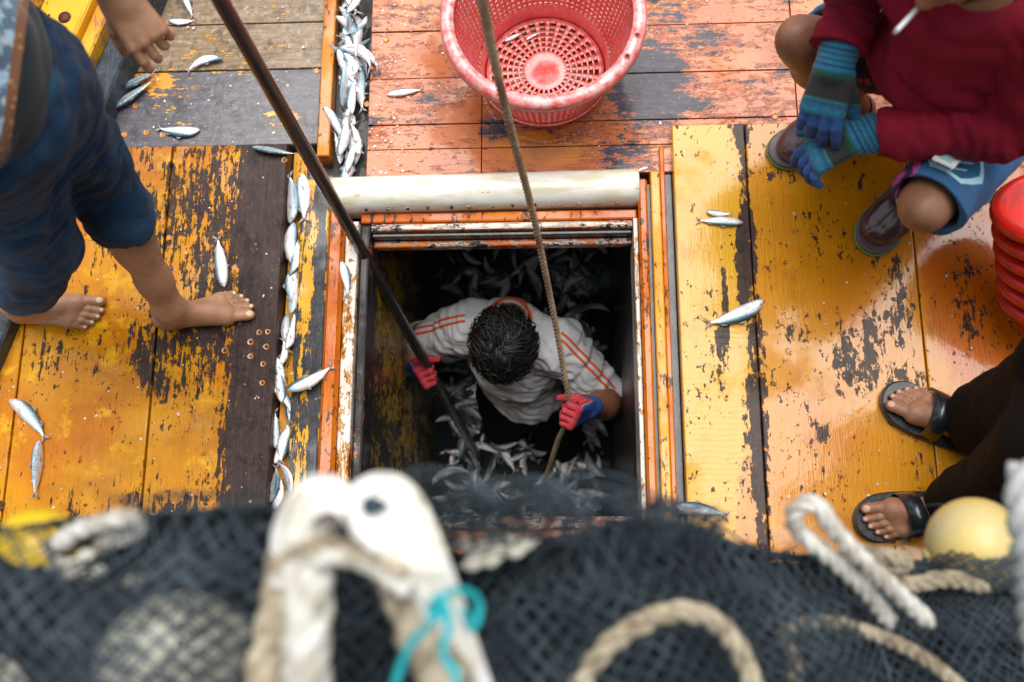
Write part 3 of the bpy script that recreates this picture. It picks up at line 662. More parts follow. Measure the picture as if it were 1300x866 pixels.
def fish_vf(bend=0.0, thick=1.0, twist=0.0):
    """unit-long fish lying on its side: head at +x, back at +y"""
    xs = np.array([.5, .485, .455, .40, .32, .22, .10, -.02, -.14, -.25, -.33, -.385, -.40]); hh = np.array([.004, .022, .045, .075, .097, .110, .112, .102, .080, .052, .030, .019, .021])
    ww = hh*np.array([1, .8, .68, .62, .60, .60, .60, .58, .56, .52, .5, .42, .2])*thick; ns = 14
    yc = np.array([-.01, -.008, -.004, 0, .002, .0, -.004, -.004, -.002, 0, 0, 0, 0])
    a = np.linspace(0, 2*np.pi, ns, endpoint=False); V = []
    for x, h, w_, y in zip(xs, hh, ww, yc):
        for t in a: V.append((x, y+h*math.cos(t)*(1.0 if math.cos(t) > 0 else 1.06), w_*math.sin(t)*abs(math.sin(t))**-.15 if abs(math.sin(t)) > .01 else 0))
    V = np.array(V); F = []
    for i in range(len(xs)-1):
        for j in range(ns): F.append((i*ns+j, i*ns+(j+1) % ns, (i+1)*ns+(j+1) % ns, (i+1)*ns+j))
    T = [(0, (j+1) % ns, j) for j in range(1, ns-1)]
    nb = len(V); mats = [0]*len(F)
    def fin(pts):
        nonlocal V, F, T
        b = len(V); P = np.array(pts, float); V = np.vstack([V, P+[0, 0, .003], P-[0, 0, .003]]); n = len(P)
        for k in range(1, n-1): T.append((b, b+k, b+k+1)); T.append((b+n, b+n+k+1, b+n+k))
        for k in range(n): F.append((b+k, b+n+k, b+n+(k+1) % n, b+(k+1) % n))
    nF0 = len(F); nT0 = len(T)
    fin([(-.385, .012, 0), (-.46, .06, 0), (-.52, .105, 0), (-.475, .03, 0), (-.455, .0, 0)])
    fin([(-.385, -.012, 0), (-.455, .0, 0), (-.475, -.03, 0), (-.52, -.10, 0), (-.46, -.055, 0)])
    fin([(.14, .105, 0), (.08, .145, 0), (.00, .105, 0)]); fin([(-.14, .078, 0), (-.22, .085, 0), (-.30, .038, 0)])
    fin([(.16, -.108, 0), (.10, -.15, 0), (.08, -.110, 0)]); fin([(-.10, -.088, 0), (-.2, -.092, 0), (-.30, -.040, 0)])
    fin([(.25, -.01, .062*thick), (.17, -.05, .070*thick), (.12, -.03, .068*thick), (.2, .0, .067*thick)])
    nF1 = len(F); nT1 = len(T)
    for s in (1, -1):
        b = len(V); c0 = np.array([.425, .014, s*.037*thick]); r = .0135
        V = np.vstack([V]+[c0+[r*math.cos(q), r*math.sin(q), 0] for q in np.linspace(0, 2*np.pi, 8, endpoint=False)]+[c0+[0, 0, s*.007]])
        for q in range(8): T.append((b+q, b+(q+1) % 8, b+8) if s > 0 else (b+(q+1) % 8, b+q, b+8))
    Fm = np.zeros(len(F), int); Fm[nF0:nF1] = 1; Tm = np.zeros(len(T), int); Tm[nT0:nT1] = 1; Tm[nT1:] = 2
    x = V[:, 0].copy(); V[:, 1] += bend*(x*x*1.0)-bend*.1+.25*bend*x; V[:, 2] += twist*(x**2)*.5
    return V, np.array(F), np.array(T), np.concatenate([Fm, Tm])
def fish_mesh(*a):
    V, F, T, mi = fish_vf(*a); me = mesh_np('fish', V, F, T)
    for q in (M_fish, M_fin, M_eye): me.materials.append(q)
    me.polygons.foreach_set('material_index', mi.astype(np.int32)); me.polygons.foreach_set('use_smooth', np.ones(len(me.polygons), bool)); return me
FISH = [fish_mesh(.25, 1, 0), fish_mesh(-.3, 1, .1), fish_mesh(.6, .9, -.15), fish_mesh(0, 1.05, .2), fish_mesh(-.7, .95, 0), fish_mesh(1.1, .8, .3), fish_mesh(-1.0, .75, -.2)]
def put_fish(head, tail, z=.03, v=0, flip=False, roll=0.0, pitch=0.0, label=None, group=None, wide=1.0):
    h = at(*head, z); t = at(*tail, z); L = float(np.linalg.norm((h-t)[:2])); c = (h+t)/2; ang = math.atan2(h[1]-t[1], h[0]-t[0])
    o = bpy.data.objects.new('fish', FISH[v]); COL.objects.link(o)
    L = min(L, .2)
    M = Matrix.Rotation(ang, 3, 'Z') @ Matrix.Rotation(pitch, 3, 'Y') @ Matrix.Rotation(roll+(math.pi if flip else 0), 3, 'X')
    o.rotation_euler = M.to_euler(); wide *= random.uniform(.9, 1.18); o.scale = (L, L*wide, L*random.uniform(.75, 1.0)); o.location = (c[0], c[1], z+.055*L*(1+.6*abs(math.sin(roll)))+.001)
    return tag(o, label, 'fish', group)
for a in [
    ((150, 118), (203, 90), .0, 1, False, .5, 0, 'teal backed fish on the grey boards, nearer the hand of two side by side'),
    ((144, 142), (200, 103), .0, 3, False, .6, 0, 'teal backed fish on the grey boards, farther from the hand of two side by side'),
    ((253, 172), (200, 163), .0, 1, True, 0, 0, 'white bellied fish lying alone low on the grey boards'),
    ((281, 70), (238, 93), .0, 2, True, .2, 0, 'torn silvery fish above the seam of the grey and tan boards'),
    ((214, 29), (249, 27), -.003, 0, True, 0, 0, 'plump white fish on the tan boards above the hand'),
    ((233, -12), (246, 24), -.003, 3, True, .1, 0, 'white fish at the top edge of the tan boards pointing down'),
    ((285, 366), (277, 300), .03, 3, True, 0, 0, 'silver fish on the worn orange cover just beyond the bare toes'),
    ((20, 503), (60, 560), .03, 1, True, 0, 0, 'white bellied fish at the far left of the worn cover above a thin blue fish'),
    ((52, 560), (47, 634), .03, 3, False, 1.0, 0, 'thin blue backed fish at the far left of the worn cover'),
    ((943, 284), (884, 281), .03, 3, True, 0, 0, 'silver fish on the yellow boards, the longer of two lying together'),
    ((896, 271), (930, 272), .034, 0, True, 0, 0, 'small white fish on the yellow boards, the shorter of two lying together'),
    ((971, 390), (894, 412), .03, 1, True, .1, 0, 'blue silver fish lying alone on the dark seam of the yellow boards'),
    ((852, 641), (925, 656), .03, 1, True, 0, 0, 'silver fish beside the net edge at the foot of the yellow boards'),
    ((491, 121), (538, 115), .0, 3, True, .1, 0, 'small pale fish lying alone on the salmon deck left of the red basket'),
    ((367, 500), (424, 464), .034, 0, True, 0, 0, 'silver fish lying across the yellow black strip with its tail on the orange beam'),
    ((322, 190), (380, 199), .030, 3, False, .9, 0, 'thin silver fish lying along the top edge of the worn orange cover'),
    ((436, 330), (442, 378), .018, 1, True, .2, 0, 'small fish on the white worn edge near the top of the pole'),
    ((823, 213), (806, 219), .016, 3, True, 0, 0, 'tiny white fish scrap at the right end of the cream roller'),
]:
    put_fish(*a[:7], label=a[7])
g = 'silver fish packed in the narrow gutter left of the hatch'
GUT = [((376, 283), (368, 222), .012, 1), ((384, 222), (388, 285), .016, 3), ((370, 285), (374, 345), .006, 0), ((378, 350), (372, 300), .010, 2), ((368, 340), (378, 395), .004, 1),
       ((372, 400), (380, 350), .008, 3), ((362, 400), (368, 450), .004, 0), ((370, 445), (374, 395), .008, 1), ((358, 470), (360, 430), .008, 2), ((352, 455), (362, 500), .012, 3), ((366, 505), (372, 545), .004, 1), ((356, 490), (372, 535), .012, 4),
       ((356, 590), (366, 535), .008, 1), ((366, 540), (358, 590), .012, 0), ((352, 570), (350, 520), .004, 3), ((346, 640), (352, 590), .008, 1), ((376, 628), (352, 585), .018, 2), ((350, 650), (358, 605), .004, 0), ((360, 512), (352, 462), .016, 3), ((384, 470), (368, 476), .012, 0)]
for h, t_, z, v in GUT: put_fish(h, t_, z-.015, v, v % 2 == 0, random.uniform(-.2, .5), random.uniform(-.1, .1), 'silver fish packed among others in the narrow gutter left of the hatch', g, 1.15)
g = 'white fish heaped in the channel beside the orange batten'
for i in range(34):
    if i < 24: px, py = random.uniform(438, 462), random.uniform(-10, 118)
    else: px, py = random.uniform(428, 452), random.uniform(150, 214)
    a = random.gauss(1.75, .45); L = random.uniform(21, 30)
    dx, dy = L*math.cos(a), -L*math.sin(a)
    if random.random() < .5: dx, dy = -dx, -dy
    put_fish((px+dx, py+dy), (px-dx, py-dy), random.uniform(-.02, .012)+.006*(i % 3), random.randrange(7), random.random() < .7, random.gauss(0, .4), random.gauss(0, .12), 'white fish heaped with others in the channel beside the orange batten', g)
for h, t_, z, v, lb in [((443, 145), (453, 98), .012, 1, 'lowest broad white fish in the channel heap, next to a bare dark gap'), ((452, 60), (478, 80), .018, 0, 'white fish lying slantwise off the channel heap onto the salmon deck'),
                        ((440, 218), (452, 178), .012, 3, 'plump white fish just above the left end of the cream roller')]:
    put_fish(h, t_, z, v, True, 0, 0, lb)

# fish in the hold
def hz(x, y):
    return -1.42+.34*max(0, min(1, (y-.45)/.9))+.05*math.sin(7*x+1)*math.cos(6*y)+.10*max(0, (x-.0))*1.0
g = 'silvery fish heaped at the bottom of the dark hold'
hold = []
while len(hold) < 236:
    x, y = random.uniform(HX0+.02, HX1-.02), random.uniform(.02, 1.35)
    hold.append((x, y))
def fish_pose(x, y, dz):
    L = random.uniform(.10, .165); yaw = random.uniform(0, 6.283)
    M = Matrix.Rotation(yaw, 3, 'Z') @ Matrix.Rotation(random.gauss(-.12, .28), 3, 'Y') @ Matrix.Rotation(random.gauss(0, .5)+random.choice([0, math.pi]), 3, 'X')
    hx = min(max(x, HX0+.07), HX1-.07)
    return L, M, Vector((hx, y, hz(hx, y)+dz))
for (x, y) in hold:
    L, M, c = fish_pose(x, y, random.uniform(.0, .035))
    o = bpy.data.objects.new('fish', random.choice(FISH)); COL.objects.link(o)
    o.rotation_euler = M.to_euler(); o.scale = (L, L*1.1, L); o.location = c
    tag(o, 'silvery fish lying among many others at the bottom of the hold', 'fish', g)
parts = []; mi_all = []
base = [fish_vf(.25, 1, 0), fish_vf(-.3, 1, .1), fish_vf(.6, .9, -.15)]
vf = []
for i in range(520):
    V, F, T, mi = random.choice(base); L, M, c = fish_pose(random.uniform(HX0, HX1), random.uniform(-.2, 1.58), random.uniform(-.06, .0)); vf.append((V*L@np.array(M).T+np.array(c), F, T))
    nF = len(F); mi_all.append((mi[:nF], mi[nF:]))
V, F, T = join_vf(vf); me = mesh_np('fish_mass', V, F, T)
o = link('fish_mass', me, [M_fish, M_fin, M_eye]); me.polygons.foreach_set('material_index', np.concatenate([a for a, b in mi_all]+[b for a, b in mi_all]).astype(np.int32))
tag(o, 'deep layer of fish under the heap in the hold', 'fish', kind='stuff')
# dark slush round the fish, added to darken the hold
n = 30; xs = np.linspace(HX0, HX1, n); ys = np.linspace(-.2, 1.6, 2*n)
V = [(x, y, hz(x, y)+.003) for y in ys for x in xs]; F = [(j*n+i, j*n+i+1, (j+1)*n+i+1, (j+1)*n+i) for j in range(2*n-1) for i in range(n-1)]
tag(link('hold_dark_slush', mesh_np('hold_dark_slush', V, F), simple('slush_hold_shade', (.02, .028, .032), .1, var=.3, bump=.4, bs=20)), kind='structure')

# ------------------------------------------------------------------ baskets
m = NM('red_basket_plastic'); n1 = m.noise(11, 5, .65); sc_ = m.step(m.noise(28, 6, .8), .38, .62)
c = m.mix(m.step(n1, .4, .65), (.74, .085, .075), (.66, .07, .065)); c = m.mix(m.mul(m.mul(sc_, m.attr('worn')), .75), c, (.82, .56, .54)); c = m.mix(m.mul(m.step(m.noise(90, 5, .8), .58, .68), .35), c, (.80, .45, .42)); c = m.mix(m.mul(m.step(m.noise(8, 5, .7, m.vmap(loc=(4, 4, 4))), .55, .7), .4), c, (.30, .03, .03))
m.set(Base_Color=c, Roughness=.32, Coat_Weight=.5, Coat_Roughness=.15, Subsurface_Weight=.15, Subsurface_Scale=.01)
m.b.inputs['Subsurface Radius'].default_value = (1, .2, .1)
m.l(m.bump(m.noise(50, 4), .2, .002), m.b.inputs['Normal']); M_red = m.m
def lattice(prof, na, holes, th, rot=0.0):
    """prof: [(r,z)] boundaries; holes: set of row indexes with slots; returns solid-walled V,F"""
    nr = len(prof)-1; nc = na*2; a = []
    for i in range(na): a += [2*np.pi*(i+.0)/na, 2*np.pi*(i+.42)/na]
    a = np.array(a)+rot; P = np.array(prof, float); nP = len(P)
    d = np.gradient(P, axis=0); nrm = np.stack([d[:, 1], -d[:, 0]], 1); nrm /= np.linalg.norm(nrm, axis=1)[:, None]
    V = []
    for s in (0, 1):
        Q = P+nrm*th*s
        for (r, z) in Q: V += [(r*math.cos(t), r*math.sin(t), z) for t in a]
    half = nP*nc; F = []; id_ = lambda s, i, j: s*half+i*nc+(j % nc)
    solid = lambda i, j: 0 <= i < nr and not (i in holes and (j % nc) % 2 == 1)
    for i in range(nr):
        for j in range(nc):
            if not solid(i, j): continue
            F.append((id_(0, i, j), id_(0, i+1, j), id_(0, i+1, j+1), id_(0, i, j+1))); F.append((id_(1, i, j), id_(1, i, j+1), id_(1, i+1, j+1), id_(1, i+1, j)))
            if not solid(i-1, j): F.append((id_(0, i, j), id_(0, i, j+1), id_(1, i, j+1), id_(1, i, j)))
            if not solid(i+1, j): F.append((id_(0, i+1, j+1), id_(0, i+1, j), id_(1, i+1, j), id_(1, i+1, j+1)))
            if not solid(i, j-1): F.append((id_(0, i+1, j), id_(0, i, j), id_(1, i, j), id_(1, i+1, j)))
            if not solid(i, j+1): F.append((id_(0, i, j+1), id_(0, i+1, j+1), id_(1, i+1, j+1), id_(1, i, j+1)))
    return np.array(V), np.array(F)
def basket(loc, h, rt, rb, nm, label, rings=13, tilt=None, group=None):
    b = empty(nm, (0, 0, 0), label=label, cat='basket', group=group)
    rows = [(rb+.012, .045), ]; z = .045; holes = set(); prof = [(rb, .0), (rb+.004, .012), (rb+(rt-rb)*.16, .055)]
    zz = np.linspace(.055, h-.035, rings*2)
    for i in range(1, len(zz)):
        prof.append((rb+(rt-rb)*(zz[i]/h)**.9, zz[i]))
        if i % 2 == 1: holes.add(1+i)
    prof.append((rt-.006, h-.004))
    V, F = lattice(prof, 76, holes, .0028); me = mesh_np('wall', V, F); attr(me, 'worn', np.full(len(V), .25)); w_ = link('wall', me, M_red, b, False)
    rr = [.0, .052]; ho = set()
    r = .056
    for i in range(5): rr += [r, r+.0105]; ho.add(1+2*i+1-0); r += .0165
    rr = [0.001, .050]+[x for i in range(6) for x in (.052+i*.0150+.0045, .052+(i+1)*.0150)]+[rb]
    ho = {i for i in range(2, len(rr)-1) if i % 2 == 0}
    V, F = lattice([(q, .012) for q in rr], 30, ho, .0035); me = mesh_np('base', V, F); attr(me, 'worn', np.full(len(V), .45)); link('base', me, M_red, b, False)
    ring = [(rt-.010, h-.012), (rt-.006, h+.002), (rt+.004, h+.0065), (rt+.018, h+.005), (rt+.026, h-.003), (rt+.027, h-.022), (rt+.022, h-.026), (rt+.020, h-.008), (rt, h-.010)]
    def revolve(P, n_=96, worn=lambda k: 0):
        a = np.linspace(0, 2*np.pi, n_, endpoint=False); V = np.array([(r*math.cos(t), r*math.sin(t), z) for (r, z) in P for t in a]); m_ = len(P); F = []
        for i in range(m_):
            for j in range(n_): F.append((i*n_+j, i*n_+(j+1) % n_, ((i+1) % m_)*n_+(j+1) % n_, ((i+1) % m_)*n_+j))
        return V, np.array(F)
    V, F = revolve(ring[::-1]); me = mesh_np('rim', V, F); attr(me, 'worn', np.clip((V[:, 2]-(h-.006))/.006, .1, 1)*1.15); link('rim', me, M_red, b)  # paler rim top: scuffs plus an overexposed highlight put into the colour
    V, F = revolve([(rb+.018, .048), (rb+.021, .052), (rb+.024, .048), (rb+.021, .044)][::-1]); me = mesh_np('inner_ledge', V, F); attr(me, 'worn', np.full(len(V), .6)); link('inner_ledge', me, M_red, b)
    for ang in (-.30, -.56, 2.6, 2.85):
        c = np.array([(rt+.010)*math.cos(ang), (rt+.010)*math.sin(ang), h+.0062]); q = np.linspace(0, 2*np.pi, 15)
        V, F, T = tube_vf(np.array([(c[0]+.0062*math.cos(t), c[1]+.0062*math.sin(t), c[2]) for t in q]), .0018, 6, False); me = mesh_np('rivet_ring', V, F); attr(me, 'worn', np.zeros(len(V))); link('rivet_ring', me, M_red, b)
        V, F, T = tube_vf(np.array([c, c+[0, 0, .0008]]), .0045, 10); link('rivet_hole', mesh_np('rivet_hole', V, F, T), M_black, b)
    b.location = loc
    if tilt: b.rotation_euler = tilt
    return b
bc = at(692, 93, 0); basket((bc[0], bc[1], .002), .285, .221, .155, 'basket', 'round red plastic lattice basket standing on the salmon deck')
put_fish((640, 53), (664, 42), .016, 3, True, 0, 0, 'small white fish in the bottom of the red basket')
put_fish((667, 50), (688, 42), .016, 1, True, .3, 0, 'pinkish torn fish in the bottom of the red basket beside a whiter one')
# leaning stack of nested red tubs at the right edge
M_tub = simple('bright_red_plastic', (.66, .012, .006), .34, var=.3, vs_=30, bump=.3, coat=.35, col2=(.42, .02, .012))
axis0 = at(1345, 372, .16); axis1 = at(1352, 262, .34); dax = axis1-axis0; dl = np.linalg.norm(dax)
st = dax/dl
prof = []
B = basis(st, (1, 0, .3)) if False else None
for i in range(6):
    c0 = axis0+st*dl*(i/5); R = .115+.004*i
    tb = empty('tub', tuple(c0), label='', cat='tub', group='nested bright red tubs leaning in a stack')
    tb['label'] = ['lowest ribbed rim of the leaning stack of bright red tubs', 'second bright red tub from the bottom of the leaning stack', 'third bright red tub from the bottom of the leaning stack',
                   'fourth bright red tub from the bottom of the leaning stack', 'second bright red tub from the top of the leaning stack', 'topmost bright red tub of the leaning stack'][i]
    n_ = 48; a = np.linspace(0, 2*np.pi, n_, endpoint=False)
    P = [(R-.03, -.09), (R-.012, -.02), (R+.004, -.017), (R+.012, -.005), (R+.010, .008), (R-.002, .016), (R-.016, .010), (R-.034, -.085)]
    t1 = np.cross(st, [0, 0, 1.]); t1 /= np.linalg.norm(t1); t2 = np.cross(st, t1)
    V = np.array([c0+(r*math.cos(q))*t1+(r*math.sin(q))*t2+st*z for (r, z) in P for q in a]); m_ = len(P)
    V = np.vstack([V, c0-st*.085]); F = [(k*n_+j, k*n_+(j+1) % n_, (k+1)*n_+(j+1) % n_, (k+1)*n_+j) for k in range(m_-1) for j in range(n_)]
    T = [((m_-1)*n_+j, (m_-1)*n_+(j+1) % n_, m_*n_) for j in range(n_)]+[(j, m_*n_, (j+1) % n_) for j in range(n_)]
    link('tub_body', mesh_np('tub_body', V, F, T), M_tub, tb)

# ------------------------------------------------------------------ pole and hauling rope
m = NM('dark_varnished_pole'); g_ = m.noise(7, 5, .6, m.vmap(sc=(8, 8, 1)))
m.set(Base_Color=m.mix(m.step(m.noise(5, 4, .6, m.vmap(sc=(3, 3, 1))), .45, .6), (.028, .028, .030), (.06, .032, .026)), Roughness=m.rng(g_, .3, .7, .15, .35), Coat_Weight=.8, Coat_Roughness=.08)
m.l(m.bump(g_, .3, .003), m.b.inputs['Normal'])
pa, pb = at(280, 0, .80), at(632, 624, -1.69); dp = (pb-pa)/np.linalg.norm(pb-pa)
po = empty('pole', tuple(pb), label='long dark varnished pole slanting down into the fish hold', cat='pole')
tube('shaft', [pa-dp*1.1, pa, pb], [.0162, .0162, .0162], m.m, po, sides=16, n=14)
HANDL = at(541, 474, 0)
m = NM('tan_hemp_rope'); X = m.noise(120, 4, .7)
m.set(Base_Color=m.mix(m.step(m.noise(9, 4, .6), .4, .7), m.mix(m.step(X, .35, .65), (.40, .27, .15), (.58, .44, .28)), (.30, .17, .10)), Roughness=.9)
m.l(m.bump(m.add(X, m.wave(90, m.vmap(rot=(.5, .4, .3)), 3)), .6, .002), m.b.inputs['Normal']); M_hemp = m.m
ro = empty('hauling_rope', tuple(at(720, 520, -.5)), label='tan hemp rope hanging down into the hold through the gloved hand', cat='rope')
rp = [at(590, -110, 1.55), at(612, 0, 1.15), at(628, 80, .92), at(650, 170, .66), at(676, 270, .32), at(697, 370, -.02), at(712, 450, -.27), at(722, 522, -.49), at(708, 560, -.70), at(695, 600, -.95), at(683, 632, -1.22)]
rope('rope_strand', rp, .0082, M_hemp, ro, pitch=.048, step=.006, sides=7)

# scales and scraps stuck to the boards
g = np.random.default_rng(77); V = []; F = []
def flake(x, y, z, r):
    n = 6; b = len(V); a0 = g.uniform(0, 6); e = g.uniform(.5, 1.2); th = g.uniform(0, 3)
    for k in range(n):
        a = a0+2*math.pi*k/n; u_, v_ = r*math.cos(a)*g.uniform(.7, 1.2), r*e*math.sin(a)*g.uniform(.7, 1.2)
        V.append((x+u_*math.cos(th)-v_*math.sin(th), y+u_*math.sin(th)+v_*math.cos(th), z+.0006))
    V.append((x, y, z+.0006+r*.35))
    for k in range(n): F.append((b+k, b+(k+1) % n, b+n))
for k in range(620):
    q = g.random()
    if q < .40: x, y, z = g.normal(-.47, .07), g.uniform(1.04, 1.55), .0012
    elif q < .55: x, y, z = g.uniform(-.5, .6), g.uniform(1.04, 1.55), .0012
    elif q < .72: x, y, z = g.uniform(-1.25, -.64), g.uniform(1.13, 1.55), .0012
    elif q < .86: x, y, z = g.uniform(-1.4, -.72), g.uniform(.1, 1.1), .0308
    else: x, y, z = g.uniform(.3, 1.2), g.uniform(.1, 1.1), .0304
    if q < .55 and x < -.498: continue
    flake(x, y, z, abs(g.normal(0, .0017))+.0010)
me = bpy.data.meshes.new('fish_scales'); me.from_pydata(V, [], F); me.update()
tag(link('fish_scales', me, simple('fish_scale', (.78, .74, .72), .3, var=.2, vs_=40, coat=.4, col2=(.62, .36, .34)), smooth=False), 'loose fish scales and scraps stuck to the wet boards', 'fish scales', kind='stuff')
# ------------------------------------------------------------------ people
SK_L = skin('tan_skin', (.50, .27, .155), (.36, .18, .095)); SK_D = skin('brown_skin', (.30, .14, .075), (.20, .085, .045))
SK_M = skin('mid_brown_skin', (.40, .20, .12), (.28, .13, .07))
def nailattr(V, nails):
    a = np.full(len(V), -1.0)
    for c, r in nails: a = np.maximum(a, r-np.linalg.norm(V-c, axis=1))
    return a
def merge(vfs):
    V = []; F = []; n = 0
    for v, f in vfs: V.append(v); F.append(f+n); n += len(v)
    return np.vstack(V), np.vstack(F)
def body_obj(vfs, nails, mat, parent):
    V, F = merge(vfs); me = mesh_np('body', V, F); attr(me, 'nail', nailattr(V, nails)); return link('body', me, mat, parent)
def head_sdf(c, face, up, sc=1.0, res=.004):
    """c: middle of the skull; face: the way it looks"""
    B = basis(face, up); c = np.array(c, float); W = lambda x, y, z: c+B@(np.array([x, y, z])*sc)
    S = SDF(res, .02)
    S.ell(W(-.012, 0, .025), np.array([.092, .074, .088])*sc, B); S.ell(W(.025, 0, -.035), np.array([.062, .060, .078])*sc, B)
    S.cone(W(.05, -.018, -.092), W(.05, .018, -.092), .026*sc, .026*sc, k=.03); S.cone(W(.072, -.03, .018), W(.072, .03, .018), .014*sc, .014*sc, k=.02)
    S.cone(W(.086, 0, .008), W(.106, 0, -.030), .009*sc, .014*sc, k=.014)
    for s in (1, -1):
        S.ell(W(.088, .032*s, .000), np.array([.012, .016, .010])*sc, B, k=.0, sub=True); S.ell(W(.074, .032*s, .000), np.array([.013, .013, .012])*sc, B, k=.004)
        S.ell(W(-.005, .076*s, -.01), np.array([.018, .009, .030])*sc, B, k=.008); S.ell(W(.06, .035*s, -.035), np.array([.022, .02, .02])*sc, B, k=.02); S.ell(W(.098, .011*s, -.034), np.array([.010, .008, .007])*sc, B, k=.006)
    S.cone(W(.086, -.018, -.060), W(.086, .018, -.060), .0075*sc, .0075*sc, k=.006); S.cone(W(.084, -.016, -.071), W(.084, .016, -.071), .0085*sc, .0085*sc, k=.006)
    return S, W, B
def eyes(W, parent):
    for s in (1, -1):
        me = bpy.data.meshes.new('eye'); import bmesh
        bm = bmesh.new(); bmesh.ops.create_uvsphere(bm, u_segments=12, v_segments=8, radius=.0105); bm.to_mesh(me); bm.free(); me.transform(Matrix.Translation(Vector(W(.079, .032*s, .0)))); link('eye', me, simple('eye_white', (.6, .58, .55), .2, var=.1), parent)
def hair_obj(W, B, parent, mat, n=900, L=(.05, .09), crown=(-.03, 0, .11), thick=.0013, seed=3, curl=.012, name='hair'):
    g = np.random.default_rng(seed)
    S = SDF(.0035, .012); c = W(0, 0, 0)
    S.ell(W(-.020, 0, .032), np.array([.094, .080, .089]), B); S.ell(W(-.045, 0, -.02), np.array([.062, .074, .07]), B)
    S.disp = lambda Q: .004*np.sin((Q-c)@B[:, 0]*95+3*np.sin((Q-c)@B[:, 1]*60))*np.sin((Q-c)@B[:, 1]*120+2*np.sin(Q[:, 0]*70))-.006*np.sin((Q-c)@B[:, 0]*48+2*np.sin((Q-c)@B[:, 1]*35+1))*np.sin((Q-c)@B[:, 1]*52+1)
    S.plane(W(.066, 0, .02), B@np.array([1., 0, -.55])); S.plane(W(-.03, 0, -.075), B@np.array([.3, 0, -1.]))
    V, F = S.vf(); parts = [(V, F, np.zeros((0, 3), int))]
    cen = np.array([-.018, 0, .03]); rad = np.array([.104, .090, .099])
    for i in range(n):
        lock = i % 4 == 0
        d = g.normal(0, 1, 3); d[2] = abs(d[2])*.9-.35*(d[0] < 0); d /= np.linalg.norm(d)
        if d[0] > .75 and d[2] < .35: continue
        p = cen+rad*d; flow = d-np.array([-.35, 0, .93]); flow = flow/(np.linalg.norm(flow)+1e-6)+g.normal(0, .45, 3)+.5*np.sin(np.array([7*d[1], 9*d[0], 5*d[1]])); flow -= flow.dot(d)*d; flow /= np.linalg.norm(flow)+1e-6
        l = g.uniform(*L)*(1.35 if lock else 1); pts = []; sidev = np.cross(d, flow); ph = g.uniform(0, 6); cu = g.normal(0, 1)
        for t in np.linspace(0, 1, 7):
            q = p+flow*l*t+sidev*(curl*math.sin(ph+t*4.5)*t+cu*.018*t*t)+d*(.002+.010*math.sin(t*3)*g.uniform(.3, .8))
            e = (q-cen)/rad; ln = np.linalg.norm(e); q = cen+rad*e/ln*max(1.0 if not lock else 1.02, min(ln, 1.12+((.26 if n > 1000 else .08)*t*t if lock else .05*t)))-np.array([0, 0, .004*t]); pts.append(W(*q))
        V, F, T = tube_vf(np.array(pts), np.linspace(thick*(2.6 if lock else 1.3), thick*(.7 if lock else .4), 7), 4); parts.append((V, F, T))
    V, F, T = join_vf(parts); return link(name, mesh_np(name, V, F, T), mat, parent)
m = NM('black_wavy_hair'); m.set(Base_Color=m.mix(m.noise(60, 4, .7), (.002, .0018, .0018), (.009, .007, .006)), Roughness=.55, Coat_Weight=.0); M_hair = m.m

# ---- the barefoot man in rolled jeans, upper left -------------------
W = at
P1 = empty('person', tuple(W(120, 400, .03)), label='barefoot person in rolled blue jeans and dark patterned shirt stepping on the worn orange cover', cat='person')
zf = .0305
fa = (W(342, 384, zf)-W(213, 409, zf)); oA = W(236, 404, zf)
fb = (W(157, 396, zf)-W(22, 396, zf)); oB = W(48, 398, zf)
def flatv(v): v = np.array(v); v[2] = 0; return v/np.linalg.norm(v)
fa = flatv(fa); fb = flatv(fb)
aA = oA+np.array([-.004, 0, .10]); aB = oB+np.array([0, 0, .10])
kA = W(118, 212, .52); kB = W(48, 310, .52); hA = W(34, 112, .90); hB = W(-25, 178, .90)
N1 = []
S = SDF(.0026, .02); N1 += foot(S, oA, fa, -1, .93)
S.chain([(aA, .036), (aA+(kA-aA)*.22, .037), (aA+(kA-aA)*.62, .050), (kA, .048)], k=.03); S.cone(aA+(kA-aA)*.45+[-.012, .012, 0], aA+(kA-aA)*.75+[-.012, .012, 0], .044, .046, k=.03)
v1 = S.vf()
S = SDF(.0028, .02); N1 += foot(S, oB, fb, 1, .93); S.chain([(aB, .036), (aB+(kB-aB)*.3, .040), (aB+(kB-aB)*.7, .055), (kB, .055)], k=.03); v2 = S.vf()
pe = (hA+hB)/2; ch = pe+np.array([-.03, .01, .34]); wA = W(150, -6, .86); eA = W(70, -100, 1.02); sA = ch + np.array([.01, .19, .08])
S = SDF(.0028, .02); hfw = W(207, 74, .78)-wA; B1, tips = hand(S, wA, hfw, (.15, -.35, .95), -1, .98, curls=(22, 30, 38, 44), thumb=(.75, .62, -.55), spread=3, thumb_curl=25)
S.chain([(wA, .027), (wA+(eA-wA)*.6, .040), (eA, .040)], k=.03); S.cone(eA, sA, .043, .055, k=.03); v3 = S.vf()
pe = (hA+hB)/2; ch = pe+np.array([-.03, .01, .34]); nk = ch+np.array([.03, 0, .20]); hd = nk+np.array([.05, 0, .15])
S = SDF(.009, .05); S.cone(pe, ch, .12, .14, flat=((1, 0, 0), .75)); S.cone(ch, nk, .12, .05); S.cone(ch+[0, .13, .08], ch+[0, -.15, .08], .06, .06); S.cone(nk, hd, .055, .055)
sR = ch+np.array([0, -.19, .08]); eR = sR+np.array([-.14, -.05, -.25]); wR = eR+np.array([-.04, .02, -.24]); S.chain([(sR, .055), (eR, .042), (wR, .03)], k=.03); v4 = S.vf()
S, Wh, Bh = head_sdf(hd+[.02, 0, .05], (1, 0, -.35), (.3, 0, 1), 1.0, .006); v5 = S.vf()
